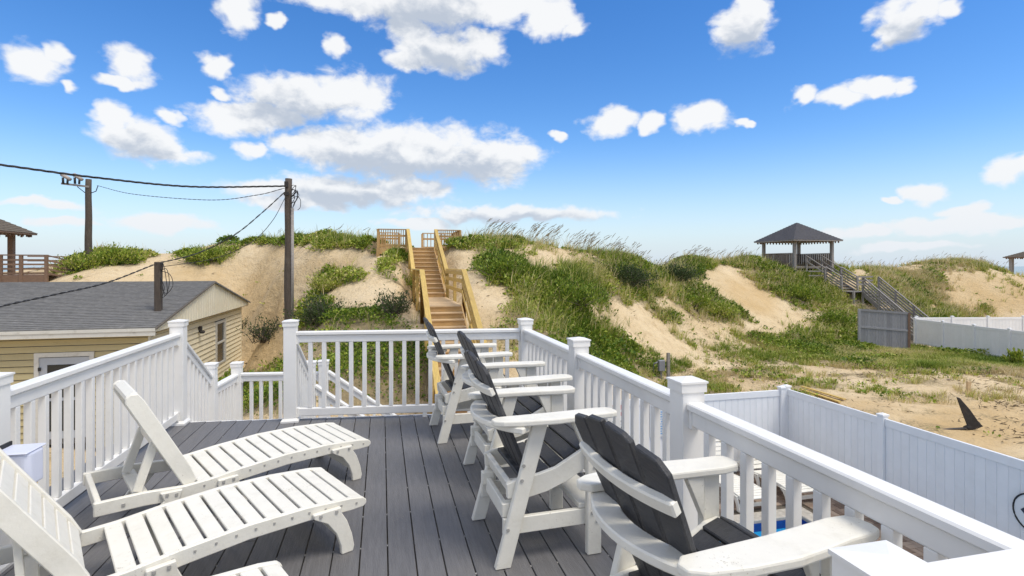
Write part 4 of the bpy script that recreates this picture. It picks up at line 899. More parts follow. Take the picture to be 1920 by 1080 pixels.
def glanding(c, ws, wt, z):
    for k in range(max(2, round(wt / .14))): f = (k + .5) / max(2, round(wt / .14)) - .5; beam('landing_board', Vector((c.x, c.y, z)) + BV * wt * f - UV_ * ws / 2, Vector((c.x, c.y, z)) + BV * wt * f + UV_ * ws / 2, .13, .04, GREYW, gst)
    for sx in (-.5, .5):
        for sy in (-.5, .5): q = c + UV_ * ws * sx * .95 + BV * wt * sy * .9; g = tz(q.x, q.y) - .4; box('post', (q.x, q.y, (g + z) / 2), (.12, .12, max(.3, z - g)), GREYW, gst)
e1 = gflight(1563, 527, 38.2, 1.35, .66, 1.25, 4)
glanding(e1 + UV_ * .38 - BV * .48, 2.1, .98, e1.z); 
e2s = e1 + UV_ * .75 - BV * .95; tx = CX + e2s.x / e2s.y * FOC; ty = HY + (EYE - e2s.z) / e2s.y * FOC
e2 = gflight(tx, ty, e2s.y, 3.7, e2s.z + 2.75, 1.25, 13)
up = PD(1563, 527, 38.2); glanding(up - UV_ * .7 + BV * .6, 2.8, 1.2, up.z)
for dz in (1.0, .7, .4): beam('handrail', up - UV_ * 2.1 + Vector((0, 0, dz)), up - UV_ * .68 + Vector((0, 0, dz)), .05, .08, GREYW, gst); beam('handrail', up - UV_ * 2.1 + BV * 1.2 + Vector((0, 0, dz)), up + UV_ * .6 + BV * 1.2 + Vector((0, 0, dz)), .05, .08, GREYW, gst)
for dz in (1.0, .75, .5): 
    a = e1 - UV_ * .6 - BV * 1.1; beam('handrail', a + Vector((0, 0, dz)), a + UV_ * 1.3 + Vector((0, 0, dz)), .05, .08, GREYW, gst); b = e1 + UV_ * .7; beam('handrail', b + Vector((0, 0, dz)), b + UV_ * 1.25 + Vector((0, 0, dz)), .05, .08, GREYW, gst)
# entrance handrails of the gazebo itself
for d in (-.75, .75):
    a = Cg - BV * (hg + .1) + UV_ * (-.1 + d * .9) + Vector((0, 0, FG + .95)); b = a - BV * 1.6 + UV_ * .25 + Vector((0, 0, -.95)); beam('stair_handrail', a, b, .08, .05, GREYW, gz); beam('stair_handrail', a + Vector((0, 0, -.4)), b + Vector((0, 0, -.4)), .05, .09, GREYW, gz)
    for f in (0.05, .95): q = a.lerp(b, f); box('stair_post', (q.x, q.y, q.z - .65), (.1, .1, 1.3), GREYW, gz)
# board panel at the foot of the grey stairs
wa = PD(1611, 642, 30.2); wb = PD(1704, 646, 29.7); za_ = zat(wa, 579); zb_ = zat(wb, 586)
pn = thing('board_fence_panel', 'weathered grey board fence panel at the foot of the stairs', 'fence', (wa.x, wa.y, wa.z))
nb = 18; dvec = (wb - wa); dvec.z = 0; pang = math.atan2(dvec.y, dvec.x)
for k in range(nb):
    f = (k + .5) / nb; q = wa.lerp(wb, f); zt_ = za_ + (zb_ - za_) * f - random.uniform(.02, .06); g = -3.1; box('board', (q.x, q.y, (g + zt_) / 2), (dvec.length / nb - .008, .022, zt_ - g), BLUEW, pn, pang)
nrm = Vector((dvec.y, -dvec.x, 0)).normalized() * .03
for z0_, hh in ((.0, .12), (-.95, .1)): beam('rail', Vector((wa.x, wa.y, za_ - .05 + z0_)) + nrm, Vector((wb.x, wb.y, zb_ - .05 + z0_)) + nrm, .04, hh, BLUEW, pn)
for q, zt_ in ((wa, za_), (wb, zb_)): box('post', (q.x, q.y, (zt_ - 3.1) / 2), (.12, .12, zt_ + 3.1), BROWNW if q is wb else BLUEW, pn, pang)
# left gazebo with platform
corner = PD(70, 436, 29); Cl = corner - UV_ * 2.5 - BV * 2.5; Cl.z = 0; FL = 1.15
gl = thing('beach_gazebo', 'brown gazebo on a railed deck beside the bushy dune mound', 'gazebo', (Cl.x, Cl.y, FL))
hip_roof(gl, Cl, 5.0, 3.36, 4.95, SHINGB)
for sx in (-1, 1):
    for sy in (-1, 1): q = Cl + UV_ * sx * 1.75 + BV * sy * 1.75; box('post', (q.x, q.y, (FL + 3.3) / 2 - .6), (.24, .24, 3.3), BROWNW, gl, bev=.01)
RA = PD(-90, 513, 25.6); RB = PD(87, 513, 27.2); RA.z = RB.z = FL
beam('fascia', RA + Vector((0, 0, -.15)), RB + Vector((0, 0, -.15)), .05, .34, BROWNW, gl)
bk = Vector((-.9, 5.2, 0))
for k in range(22): f = (k + .5) / 22; beam('floor_board', RA + bk * f + Vector((0, 0, 0)), RB + bk * f, .21, .04, BROWNW, gl)
for dz, hh in ((1.02, .06), (.78, .09), (.56, .09), (.34, .09), (.12, .09)):
    beam('rail', RA + Vector((0, 0, dz)), RB + Vector((0, 0, dz)), .12 if dz > 1 else .04, hh, BROWNW, gl); beam('rail', RB + Vector((0, 0, dz)), RB + Vector((1.4, 3.2, dz - .9)), .05, hh, BROWNW, gl); beam('rail', RA + bk * .95 + Vector((0, 0, dz)), RB + bk * .95 + Vector((0, 0, dz)), .05, hh, BROWNW, gl)
for f in (0, .33, .5, .72, 1.0): q = RA.lerp(RB, f); g = tz(q.x, q.y) - .3; box('post', (q.x, q.y, (g + FL + 1.05) / 2), (.13, .13, FL + 1.05 - g), BROWNW, gl)
q = RB + Vector((1.4, 3.2, -.9)); box('post', (q.x, q.y, q.z + .3), (.13, .13, 1.6), BROWNW, gl)
# far right gazebo
Cr = PD(1880, 480, 58) + UV_ * 2.5 - BV * 2.5; Cr.z = 0
gr = thing('beach_gazebo', 'distant grey gazebo at the end of the sandy dune', 'gazebo', (Cr.x, Cr.y, .3))
hip_roof(gr, Cr, 5.0, 2.55, 3.75, SHINGB)
for sx in (-1, 1):
    for sy in (-1, 1): q = Cr + UV_ * sx * 2.0 + BV * sy * 2.0; box('post', (q.x, q.y, .9), (.3, .3, 3.2), GREYW, gr)
for k in range(12): f = (k + .5) / 12 - .5; beam('floor_board', Cr + BV * f * 4.4 - UV_ * 2.2 + Vector((0, 0, .25)), Cr + BV * f * 4.4 + UV_ * 2.2 + Vector((0, 0, .25)), .34, .05, GREYW, gr)
sf = thing('sand_fence', 'row of thin picket slats on the dune before the distant gazebo', 'fence', PD(1850, 505, 46))
for k in range(22):
    P = PD(1838 + k * 2.6, 500, 46 + k * .12); g = tz(P.x, P.y); box('picket', (P.x, P.y, g + .45), (.045, .02, 1.1), GREYW, sf, M=Matrix.Rotation(random.uniform(-.06, .06), 4, 'Y'))
for dz in (.35, .75):
    a = PD(1838, 500, 46); b = PD(1838 + 21 * 2.6, 500, 46 + 21 * .12); beam('wire', Vector((a.x, a.y, tz(a.x, a.y) + dz)), Vector((b.x, b.y, tz(b.x, b.y) + dz)), .02, .02, GREYW, sf)

# ------------------------------------------------------------------ things lying on the sand
def ground_px(px, py, D0=8, D1=45):
    Ds = np.linspace(D0, D1, 900); X = (px - CX) / FOC * Ds; Z = EYE - (py - HY) / FOC * Ds; T = terr(X, Ds); k = np.argmax(Z <= T); D = Ds[k]; return Vector((X[k], D, T[k]))
G = ground_px(1815, 806)
an = thing('steel_fluke', 'dark rusty steel fin standing up from the sand with a buried bar', 'scrap steel', G)
sc_ = G.y / FOC
def flk(x, y): return ((x - 1815) * sc_, -(y - 806) * sc_)
out_ = [flk(1797, 746), flk(1802, 747), flk(1818, 768), flk(1832, 791), flk(1838, 797), flk(1828, 803), flk(1816, 806), flk(1811, 790), flk(1805, 772)]
obj('plate', prism_me(out_, .05, STEELD, .008), None, an, Matrix.Translation(G) @ Matrix.Rotation(R(-18), 4, 'Z'))
beam('bar', G + Vector((.1, 0, .04)), G + Vector((-.95, -.05, -.02)), .09, .08, STEELD, an, .01); tube('hub', [G + Vector((-.05, 0, .03)), G + Vector((.38, .1, .16))], [.09, .06], STEELD, an, 10)
G = ground_px(1815, 738); st = obj('wooden_stake', prism_me([(-.06, -.3), (.06, -.3), (.062, .42), (.02, .46), (-.055, .44)], .09, TREAD, .006), None, None, Matrix.Translation(G) @ Matrix.Rotation(.06, 4, 'Y')); tag(st, 'short wooden stake driven upright into the bare sand', 'stake')
for (a, b, lb) in (((1503, 728), (1584, 752), 'long yellow pine board lying on the sand behind the pool fence'), ((1500, 733), (1575, 757), 'yellow pine board lying askew under the longer one by the pool fence')):
    A_ = ground_px(*a); B_ = ground_px(*b); o = beam('pine_board', A_ + Vector((0, 0, .07)), B_ + Vector((0, 0, .06)), .115, .04, PINE, None, .004); tag(o, lb, 'board', 'loose boards on the sand')
G = ground_px(1253, 716, 14, 30); mb = thing('meter_post', 'grey utility box on a thin wooden stake in the grass', 'utility box', G)
box('stake', G + Vector((0, 0, .45)), (.11, .09, 1.3), GREYW, mb); box('box', G + Vector((-.27, -.02, .62)), (.26, .14, .42), GALV, mb, bev=.02); box('stake', G + Vector((-.27, .03, .2)), (.07, .06, .8), GREYW, mb); tube('pipe', [G + Vector((-.4, -.02, .75)), G + Vector((-.55, -.02, .7)), G + Vector((-.58, -.02, .3))], .03, GALV, mb)

# ------------------------------------------------------------------ plastic box on the near railing
dl = (PL - PN).normalized(); nl = Vector((dl.y, -dl.x, 0)); bc = PD(41, 876, 2.74); bang = math.atan2(dl.y, dl.x)
pb = thing('plastic_box', 'pale lavender plastic box fixed to the railing beside the lounger back', 'box', bc + Vector((0, 0, -.1)))
bx_ = [(-.075, -.085), (.075, -.085), (.075, .05), (.05, .068), (-.05, .068), (-.075, .05)]
obj('shell', slab_me([(a, b) for a, b in bx_], .17, BOXP, .012, 2), None, pb, Matrix.Translation(bc) @ Matrix.Rotation(bang + math.pi, 4, 'Z'))
box('lid', bc + Vector((0, 0, .09)) - nl * .012, (.165, .155, .01), BOXP, pb, bang, .005); box('back_plate', bc - nl * .092 + Vector((0, 0, .015)), (.165, .01, .20), CABLE, pb, bang)

# ------------------------------------------------------------------ counter height chairs
def bolt_me():
    if 'bolt' not in CACHE:
        n = 8; V = [(math.cos(2 * math.pi * k / n) * .010, z, math.sin(2 * math.pi * k / n) * .010) for z in (-.003, .003) for k in range(n)]
        F = [tuple(range(n)), tuple(reversed(range(n, 2 * n)))] + [(k, k + n, (k + 1) % n + n, (k + 1) % n) for k in range(n)]
        CACHE['bolt'] = mesh('bolt', V, F); CACHE['bolt'].materials.append(SCREW)
    return CACHE['bolt']
def arc_band(R_, cx, half, w, th, mat_, ends=.0, n=16, vertical=False):
    """curved plank: plan arc bulging toward -x; w is plan width (or height if vertical)"""
    V = []; F = []
    for k in range(n + 1):
        a = -half + 2 * half * k / n; c = math.cos(a); s = math.sin(a)
        if vertical: rr = ((R_, -w / 2), (R_ + th, -w / 2), (R_ + th, w / 2), (R_, w / 2)); V += [(cx - r * c, r * s, z) for r, z in rr]
        else: rr = ((R_, -th / 2), (R_ + w, -th / 2), (R_ + w, th / 2), (R_, th / 2)); V += [(cx - r * c, r * s, z) for r, z in rr]
    for k in range(n):
        for j in range(4): F.append((4 * k + j, 4 * k + (j + 1) % 4, 4 * k + 4 + (j + 1) % 4, 4 * k + 4 + j))
    F += [(0, 1, 2, 3), (4 * n + 3, 4 * n + 2, 4 * n + 1, 4 * n)]
    me = mesh('band', V, F); bm = bmesh.new(); bm.from_mesh(me); bmesh.ops.recalc_face_normals(bm, faces=bm.faces); bm.to_mesh(me); bm.free(); bevel_me(me, .006); me.materials.append(mat_); return me
def make_chair(label):
    t = thing('counter_chair', label, 'chair', (0, 0, 0), 'counter height chairs facing the pool')
    T = Matrix.Translation; rec = math.atan(.423)
    rl = prism_me([(-.315, 0), (-.228, 0), (-.008, .784), (-.095, .784)], .04, POLY, .005); fl = box_me(.086, .04, .784, POLY, .005)
    for sg in (-1, 1):
        l1 = obj('leg', rl, None, t, T((0, sg * .295, 0))); l2 = obj('leg', fl, None, t, T((.27, sg * .295, .392)))
        for (x, z) in ((-.245, .21), (-.165, .47), (-.155, .55)): obj('bolt', bolt_me(), None, l1, T((x, sg * .317, z)))
        for (x, z) in ((.285, .19), (.255, .24), (.27, .50)): obj('bolt', bolt_me(), None, l2, T((x, sg * .317, z)))
        o = [(-.30, -.052), (-.335, -.02), (-.33, .02), (-.28, .05), (-.15, .072), (.02, .080), (.16, .066), (.26, .052), (.36, .048), (.395, .035), (.405, .0), (.40, -.045), (.375, -.075), (.30, -.082), (.18, -.072), (.02, -.06), (-.15, -.056)]
        if sg < 0: pass
        obj('arm', slab_me([(x, y * sg * 1.0) for x, y in o], .032, POLY, .008, 2), None, t, T((0, sg * .315, .801)))
        obj('arm_bracket', prism_me([(.215, .783), (.215, .60), (.16, .72), (.13, .783)], .032, POLY, .003), None, t, T((0, sg * .27, 0)))
        sr = prism_me([(-.235, .36), (-.24, .44), (-.17, .462), (-.05, .478), (.05, .503), (.15, .555), (.22, .593), (.285, .603), (.335, .585), (.345, .55), (.25, .49), (.12, .42), (0, .375), (-.12, .352)], .03, POLY, .004)
        obj('seat_side', sr, None, t, T((0, sg * .257, 0)))
        obj('stretcher', box_me(.54, .03, .092, POLY, .004), None, t, T((.012, sg * .257, .205)))
        obj('stretcher_block', box_me(.075, .055, .075, POLY, .004), None, t, T((-.225, sg * .232, .292)))
    obj('rear_stretcher', box_me(.03, .44, .09, POLY, .004), None, t, T((-.225, 0, .255)))
    obj('seat_support', box_me(.03, .48, .09, POLY, .004), None, t, T((-.205, 0, .40)) @ Matrix.Rotation(-.3, 4, 'Y'))
    obj('apron', box_me(.026, .48, .1, POLY, .004), None, t, T((.30, 0, .525)))
    fo = [(.175, -.335), (.30, -.335), (.335, -.31), (.345, 0), (.335, .31), (.30, .335), (.175, .335)]
    fo = [(.19, -.272), (.33, -.272), (.352, -.25), (.36, 0), (.352, .25), (.33, .272), (.19, .272)]
    obj('footrest', slab_me(fo, .03, POLY, .006, 2), None, t, T((0, 0, .268)))
    # seat slats follow the curve
    cur = [(-.115, .463, .07), (-.022, .478, .16), (.07, .508, .36), (.152, .552, .50), (.232, .594, .30), (.312, .592, -.45)]
    sm = box_me(.086, .476, .024, SLATD, .005)
    for (x, z, p) in cur: obj('seat_slat', sm, None, t, T((x, 0, z)) @ Matrix.Rotation(-p, 4, 'Y'))
    # fan of four back slats
    for k, yc in enumerate((-1.5, -.5, .5, 1.5)):
        L_ = .70; wb, wt_ = .101, .130; outer = abs(yc) > 1; sg = 1 if yc > 0 else -1
        top = [(-wt_ / 2 * sg, L_ + (.012 if outer else .045)), (wt_ * .22 * sg, L_ + .0 if outer else L_ + .036), (wt_ / 2 * sg, L_ - .040 if outer else L_ + .018)]
        pts_ = [(-wb / 2 * sg, 0), (-wb / 2 * sg, .1)] + top + [(wb / 2 * sg, .1), (wb / 2 * sg, 0)]
        me = prism_me(pts_, .022, SLATD, .004)          # x = width, z = length
        yb = yc * .116; yt = yc * .150; lean = math.atan2(yt - yb, L_); fwd = .006 if outer else .0
        Mx = T((-.105 + fwd, yb, .455)) @ Matrix.Rotation(-rec, 4, 'Y') @ Matrix.Rotation(-lean, 4, 'X') @ Matrix.Rotation(-math.pi / 2 if True else 0, 4, 'Z') @ Matrix.Rotation(-0.03 * yc, 4, 'Z') @ Matrix.Rotation(math.pi, 4, 'Z')
        obj('back_slat', me, None, t, Mx)
    # curved supports: flat arm level band and upper band
    obj('arm_band', arc_band(.43, .155, .87, .10, .034, POLY), None, t, T((0, 0, .766)))
    ub = arc_band(1.4, 1.08, .20, .05, .032, POLY, vertical=True); obj('upper_band', ub, None, t, T((-.335, 0, .955)) @ Matrix.Rotation(-rec, 4, 'Y') @ T((.32, 0, 0)))
    return t
CH = [((-.47, 5.36), 16, 'white and charcoal counter chair nearest the far railing'), ((-.02, 4.27), 16, 'white and charcoal counter chair second from the far railing'),
      ((.124, 3.30), 16.4, 'white and charcoal counter chair third from the far railing, footrest clear in view'), ((.675, 1.90), 20, 'white and charcoal counter chair with specks on its arm, beside the near post')]
proto = make_chair(CH[0][2])
for i, ((x, y), a, lb) in enumerate(CH):
    M_ = Matrix.Translation((x, y, 0.001)) @ Matrix.Rotation(R(a), 4, 'Z')
    if i == 0: proto.matrix_basis = M_
    else: copy_tree(proto, M_, lb)

# ------------------------------------------------------------------ sun loungers
def make_lounger(label, theta, group, hx=1.215):
    t = thing('sun_lounger', label, 'sun lounger', (0, 0, 0), group); T = Matrix.Translation
    prof = [(0.0, .258), (.02, .277), (.10, .292), (.35, .312), (.65, .314), (.95, .292), (1.15, .268), (1.28, .262), (1.38, .272), (1.50, .282), (1.74, .286)]
    ztop = lambda x: float(np.interp(x, [p[0] for p in prof], [p[1] for p in prof]))
    bot = [(1.74, .205), (1.5, .20), (1.28, .182), (1.1, .192), (.95, .212), (.65, .236), (.35, .236), (.10, .22), (.02, .222), (0, .238)]
    rm = prism_me(prof + bot, .032, POLY, .005); scr = []
    front = prism_me([(.17, .272), (.33, .272), (.325, .245), (.25, .20), (.20, .13), (.172, .05), (.168, 0), (.100, 0), (.092, .03), (.105, .10), (.135, .185), (.165, .235)], .03, POLY, .004)
    rear = prism_me([(1.30, .255), (1.42, .262), (1.40, .21), (1.56, .0), (1.48, .0), (1.32, .20)], .03, POLY, .004)
    mid = prism_me([(.98, .262), (1.10, .255), (1.10, .215), (1.02, .12), (.985, .0), (.915, 0), (.93, .12), (.975, .22)], .03, POLY, .004)
    for sg in (-1, 1):
        r_ = obj('side_rail', rm, None, t, T((0, sg * .304, 0)))
        V = []; 
        for k in range(13): x = .065 + k * .0925; scr.append(boxvf((x, sg * .3215, ztop(x) - .03), (.011, .005, .011)))
        for x in (1.32, 1.60): scr.append(boxvf((x, sg * .3215, ztop(x) - .045), (.018, .006, .018)))
        for nm, m_ in (('leg', front), ('leg', rear), ('leg', mid)):
            lg = obj(nm, m_, None, t, T((0, sg * .3365, 0)))
        for x, z in ((.20, .255), (.29, .255), (1.335, .235), (1.385, .245), (1.01, .243), (1.07, .24)): scr.append(boxvf((x, sg * .354, z), (.016, .007, .016)))
    V, F = merge(scr); s_ = obj('screws', mesh('screws', V, F), SCREW, t); tag(s_, kind='stuff')
    sm = box_me(.078, .572, .02, POLY, .004)
    for k in range(13):
        x = .055 + k * .0925; a = math.atan2(ztop(x + .03) - ztop(x - .03), .06); obj('slat', sm, None, t, T((x, 0, ztop(x) - .014)) @ Matrix.Rotation(-a, 4, 'Y'))
    obj('end_bar', box_me(.03, .574, .072, POLY, .004), None, t, T((1.715, 0, .245))); obj('cross_bar', box_me(.075, .574, .028, POLY, .004), None, t, T((1.50, 0, .238)))
    obj('leg_brace', box_me(.03, .64, .07, POLY, .004), None, t, T((.142, 0, .10)))
    c, s = math.cos(theta), math.sin(theta); hz = .270
    Bk = T((hx, 0, hz)) @ Matrix.Rotation(-theta, 4, 'Y')                # local x along the backrest
    bd = prism_me([(-.03, -.07), (.0, .008), (.10, .02), (.62, .02), (.675, .012), (.695, -.02), (.69, -.052), (.66, -.07)], .03, POLY, .005)
    for sg in (-1, 1): obj('back_board', bd, None, t, Bk @ T((0, sg * .268, 0)))
    bs = box_me(.074, .504, .018, POLY, .004)
    for k in range(7): obj('back_slat', bs, None, t, Bk @ T((.06 + k * .088, 0, -.004)))
    obj('head_bar', box_me(.045, .504, .07, POLY, .014), None, t, Bk @ T((.668, 0, -.022)))
    # prop strut from the backrest to the frame bar
    a = Vector((hx + .34 * c + .06 * s, 0, hz + .34 * s - .06 * c)); b = Vector((1.52, 0, .262))
    for sg in (-1, 1): beam('prop_strut', a + Vector((0, sg * .21, 0)), b + Vector((0, sg * .21, 0)), .03, .05, POLY, t, .003)
    beam('prop_bar', a + Vector((0, -.23, 0)), a + Vector((0, .23, 0)), .03, .05, POLY, t, .003)
    return t
def put_lounger(o, c, ax, z=0.001): o.matrix_basis = Matrix.Translation((c[0], c[1], z)) @ Matrix.Rotation(math.atan2(ax[1], ax[0]), 4, 'Z')
G1 = 'sun loungers on the deck'
l1 = make_lounger('white slatted sun lounger by the railing, its raised back in full view', R(62), G1); put_lounger(l1, (-1.333, 4.495), (-.733, -.68))
l2 = make_lounger('white slatted sun lounger between two others, brown spots above its foot leg', R(57), G1, 1.30); put_lounger(l2, (-1.077, 3.445), (-.748, -.664))
l3 = copy_tree(l2, Matrix.Identity(4), 'white slatted sun lounger with only its foot end showing', G1); put_lounger(l3, (-.874, 2.286), (-.748, -.664))
for s_, t_, lb in ((6.86, 8.72, 'white lounger on the pool terrace, its foot near the blue water'), (7.98, 8.76, 'white lounger on the pool terrace beside the side fence')):
    c_ = copy_tree(l1, Matrix.Identity(4), lb, 'sun loungers on the pool terrace'); P = ST(s_, t_); put_lounger(c_, (P.x, P.y), (BV.x, BV.y), -2.984)

# ------------------------------------------------------------------ vegetation
def mesh_np(name, V, quads, tris, tint, mat_):
    me = bpy.data.meshes.new(name); me.vertices.add(len(V)); me.vertices.foreach_set('co', V.astype(np.float32).ravel())
    li = np.concatenate([quads.ravel(), tris.ravel()]) if len(tris) else quads.ravel(); nq, nt_ = len(quads), len(tris)
    me.loops.add(len(li)); me.loops.foreach_set('vertex_index', li.astype(np.int32)); me.polygons.add(nq + nt_)
    me.polygons.foreach_set('loop_start', np.concatenate([np.arange(nq) * 4, nq * 4 + np.arange(nt_) * 3]).astype(np.int32)); me.polygons.foreach_set('loop_total', np.concatenate([np.full(nq, 4), np.full(nt_, 3)]).astype(np.int32))
    me.update(); a = me.attributes.new('tint', 'FLOAT', 'POINT'); a.data.foreach_set('value', tint.astype(np.float32)); me.materials.append(mat_); return me
def unit(v): return v / np.maximum(np.linalg.norm(v, axis=1, keepdims=True), 1e-6)
def leaves(base, d, l, w, tint):
    n = len(base); s = unit(np.cross(d, unit(RNG.normal(size=(n, 3)) + np.array([0, 0, .6])))); up = unit(np.cross(s, d))
    m = base + d * (l * .5)[:, None]; tip = base + d * l[:, None] - up * (l * .12)[:, None]
    V = np.stack([base, m + s * (w / 2)[:, None] + up * (w * .12)[:, None], tip, m - s * (w / 2)[:, None] + up * (w * .12)[:, None]], 1).reshape(-1, 3)
    Q = np.arange(4 * n).reshape(n, 4); return V, Q, np.repeat(tint, 4)
def blades(base, lean, h, w, tint):
    """curved grass blades: quad + tip"""
    n = len(base); up = np.array([0, 0, 1.0]); s = unit(np.cross(np.broadcast_to(up, (n, 3)), lean + 1e-4) + RNG.normal(size=(n, 3)) * .5)
    m = base + up * (h * .55)[:, None] + lean * (h * .18)[:, None]; tp = base + up * (h * .92)[:, None] + lean * (h * .62)[:, None]; ww = w[:, None]
    V = np.stack([base - s * ww / 2, base + s * ww / 2, m + s * ww * .4, m - s * ww * .4, tp], 1).reshape(-1, 3)
    i = np.arange(n) * 5; Q = np.stack([i, i + 1, i + 2, i + 3], 1); Tt = np.stack([i + 3, i + 2, i + 4], 1); return V, Q, Tt, np.repeat(tint, 5)
def in_things(X, Y):
    """keep plants off stairs, house, fences and the deck"""
    s = X * UV_.x + Y * UV_.y; t = X * BV.x + Y * BV.y
    a = (np.abs(s - DS) < .56) & (t > 9) & (t < 27); b = (s < -5.9) & (t > 15.5) & (t < 26.0); c = (t < 11.0) & (s > -1.5) & (s < 9.4); d = (t < 8.3) & (s > -3.6) & (s < 6)
    e = (s > sA) & (s < sB) & (t > 24.1) & (t < 27) 
    gq = (X - Cg.x) * UV_.x + (Y - Cg.y) * UV_.y; gr_ = (X - Cg.x) * BV.x + (Y - Cg.y) * BV.y
    return a | b | c | d | e | ((np.abs(gq) < 1.9) & (np.abs(gr_) < 1.9))
def sample(n, y0, y1, seed=0):
    X = RNG.uniform(-34, 50, n); Y = RNG.uniform(y0, y1, n); k = (np.abs(X / Y) < 1.12) & ~in_things(X, Y); X = X[k]; Y = Y[k]; Z = terr(X, Y); m, px, py = masks(X, Y, Z)
    return X, Y, Z, m, px, py
def veg():
    # leafy ground cover: more plants per square metre close to the deck
    B = []; D_ = []; L_ = []; W_2 = []; T_ = []
    GB = []; GL = []; GH = []; GW = []; GT = []
    for (n, y0, y1) in ((110000, 9, 18), (230000, 18, 30), (200000, 30, 47)):
        X, Y, Z, m, px, py = sample(n, y0, y1)
        patch = fbm(X, Y, .7, 4, 12); fine = fbm(X, Y, 2.4, 3, 40)
        dens = np.clip(m * (1.0 + 1.6 * (patch - .5)) + (fine - .55) * .8 * (m < .95), 0, 1) * np.clip(m * 3, 0, 1)
        hole = np.clip((fbm(X, Y, 1.3, 4, 66) - .30) * 7, .04, 1) ** np.clip(1.35 - m, .25, 1); acc = RNG.random(len(X)) < dens ** 1.5 * hole
        rightside = np.clip((px - 860) / 120, 0, 1)
        gprob = .08 + .30 * rightside + .25 * (py > 640) * (px > 1200) + .2 * (px > 1640); gprob *= np.clip(.4 + 1.6 * vnoise(X, Y, .5, 77), .2, 1.4)
        isg = RNG.random(len(X)) < gprob
        # ---- leaf clumps
        k = acc & ~isg; c = np.stack([X[k], Y[k], Z[k]], 1); mm = m[k]; nl = 9 if y1 < 20 else 7
        hgt = (.06 + .46 * mm ** 2 * np.clip(fbm(X[k], Y[k], .55, 3, 5) * 1.9 - .35, .1, 1)); rad = .10 + .10 * RNG.random(len(c))
        n_c = len(c); rep = np.repeat(np.arange(n_c), nl); a = RNG.uniform(0, 2 * np.pi, len(rep)); r = rad[rep] * np.sqrt(RNG.random(len(rep)))
        zz = hgt[rep] * RNG.random(len(rep)) ** .6
        b_ = c[rep] + np.stack([np.cos(a) * r, np.sin(a) * r, zz - .01], 1); d_ = unit(np.stack([np.cos(a) * .8, np.sin(a) * .8, RNG.uniform(.1, 1.1, len(rep))], 1) + RNG.normal(size=(len(rep), 3)) * .35)
        sz = (.072 if y1 < 20 else (.105 if y1 < 31 else .135)); l = sz * RNG.uniform(.6, 1.5, len(rep)); tn = .40 + 1.3 * (fbm(c[:, 0], c[:, 1], .5, 3, 3) - .45)[rep] + RNG.normal(size=len(rep)) * .24 + .22 * (1 - mm[rep])
        B.append(b_); D_.append(d_); L_.append(l); W_2.append(l * RNG.uniform(.5, .8, len(rep))); T_.append(np.clip(tn, 0, 1))
        # ---- grass tufts
        k = acc & isg; c = np.stack([X[k], Y[k], Z[k]], 1); nb_ = 9; rep = np.repeat(np.arange(len(c)), nb_); a = RNG.uniform(0, 2 * np.pi, len(rep)); r = .09 * np.sqrt(RNG.random(len(rep)))
        low = (py[k] > 640)[rep]
        GB.append(c[rep] + np.stack([np.cos(a) * r, np.sin(a) * r, np.full(len(rep), -.02)], 1)); GL.append(np.stack([np.cos(a) + .35, np.sin(a), 0 * a], 1) * RNG.uniform(.2, 1.0, len(rep))[:, None])
        tall = (RNG.random(len(rep)) < .10) & ~low
        GH.append(RNG.uniform(.20, .58, len(rep)) * np.where(low, .55, 1.0) * np.where(tall, 1.7, 1.0)); GW.append(np.full(len(rep), .013 if y1 < 20 else (.022 if y1 < 31 else .032)))
        dry = np.clip((px[k] - 1640) / 60, 0, 1)[rep] * .3 * (py[k] < 600)[rep]
        GT.append(np.clip(.44 + (fbm(c[:, 0], c[:, 1], .35, 3, 9)[rep] - .45) * 1.7 + .3 * (py[k] > 695)[rep] + RNG.normal(size=len(rep)) * .2 + dry + .22 * (1 - m[k][rep]) + .55 * tall, 0, 1))
    B = np.concatenate(B); V, Q, tn = leaves(B, np.concatenate(D_), np.concatenate(L_), np.concatenate(W_2), np.concatenate(T_)); o = obj('ground_cover', mesh_np('ground_cover', V, Q, np.zeros((0, 3), int), tn, LEAFM)); tag(o, 'low green leafy plants spreading over the dune slopes', 'ground cover', kind='stuff')
    V, Q, Tt, tn = blades(np.concatenate(GB), np.concatenate(GL), np.concatenate(GH), np.concatenate(GW), np.concatenate(GT)); o = obj('dune_grass', mesh_np('dune_grass', V, Q, Tt, tn, GRASSM)); tag(o, 'tufts of green and straw coloured dune grass', 'grass', kind='stuff')
    print('VEG leaves', len(B), 'blades', len(V) // 5)
    # ---- dry litter and twigs on the open sand
    X, Y, Z, m, px, py = sample(110000, 9, 34); k = (RNG.random(len(X)) < np.clip((fbm(X, Y, .5, 3, 60) - .36) * 2.2, 0, .6) * (.4 + m) * np.where((px > 1150) | (py > 620), 1, .35) * np.where((px > 1150) & (py > 680), 1.9, 1)); c = np.stack([X[k], Y[k], Z[k] + .008], 1); n = len(c); a = RNG.uniform(0, 6.28, n)
    V, Q, tn = leaves(c, unit(np.stack([np.cos(a), np.sin(a), RNG.uniform(-.02, .5, n)], 1)), RNG.uniform(.05, .30, n), RNG.uniform(.012, .045, n), RNG.random(n)); o = obj('plant_litter', mesh_np('plant_litter', V, Q, np.zeros((0, 3), int), tn, LITTERM)); tag(o, 'dry stems and leaf litter scattered on the sand', 'litter', kind='stuff')
veg()
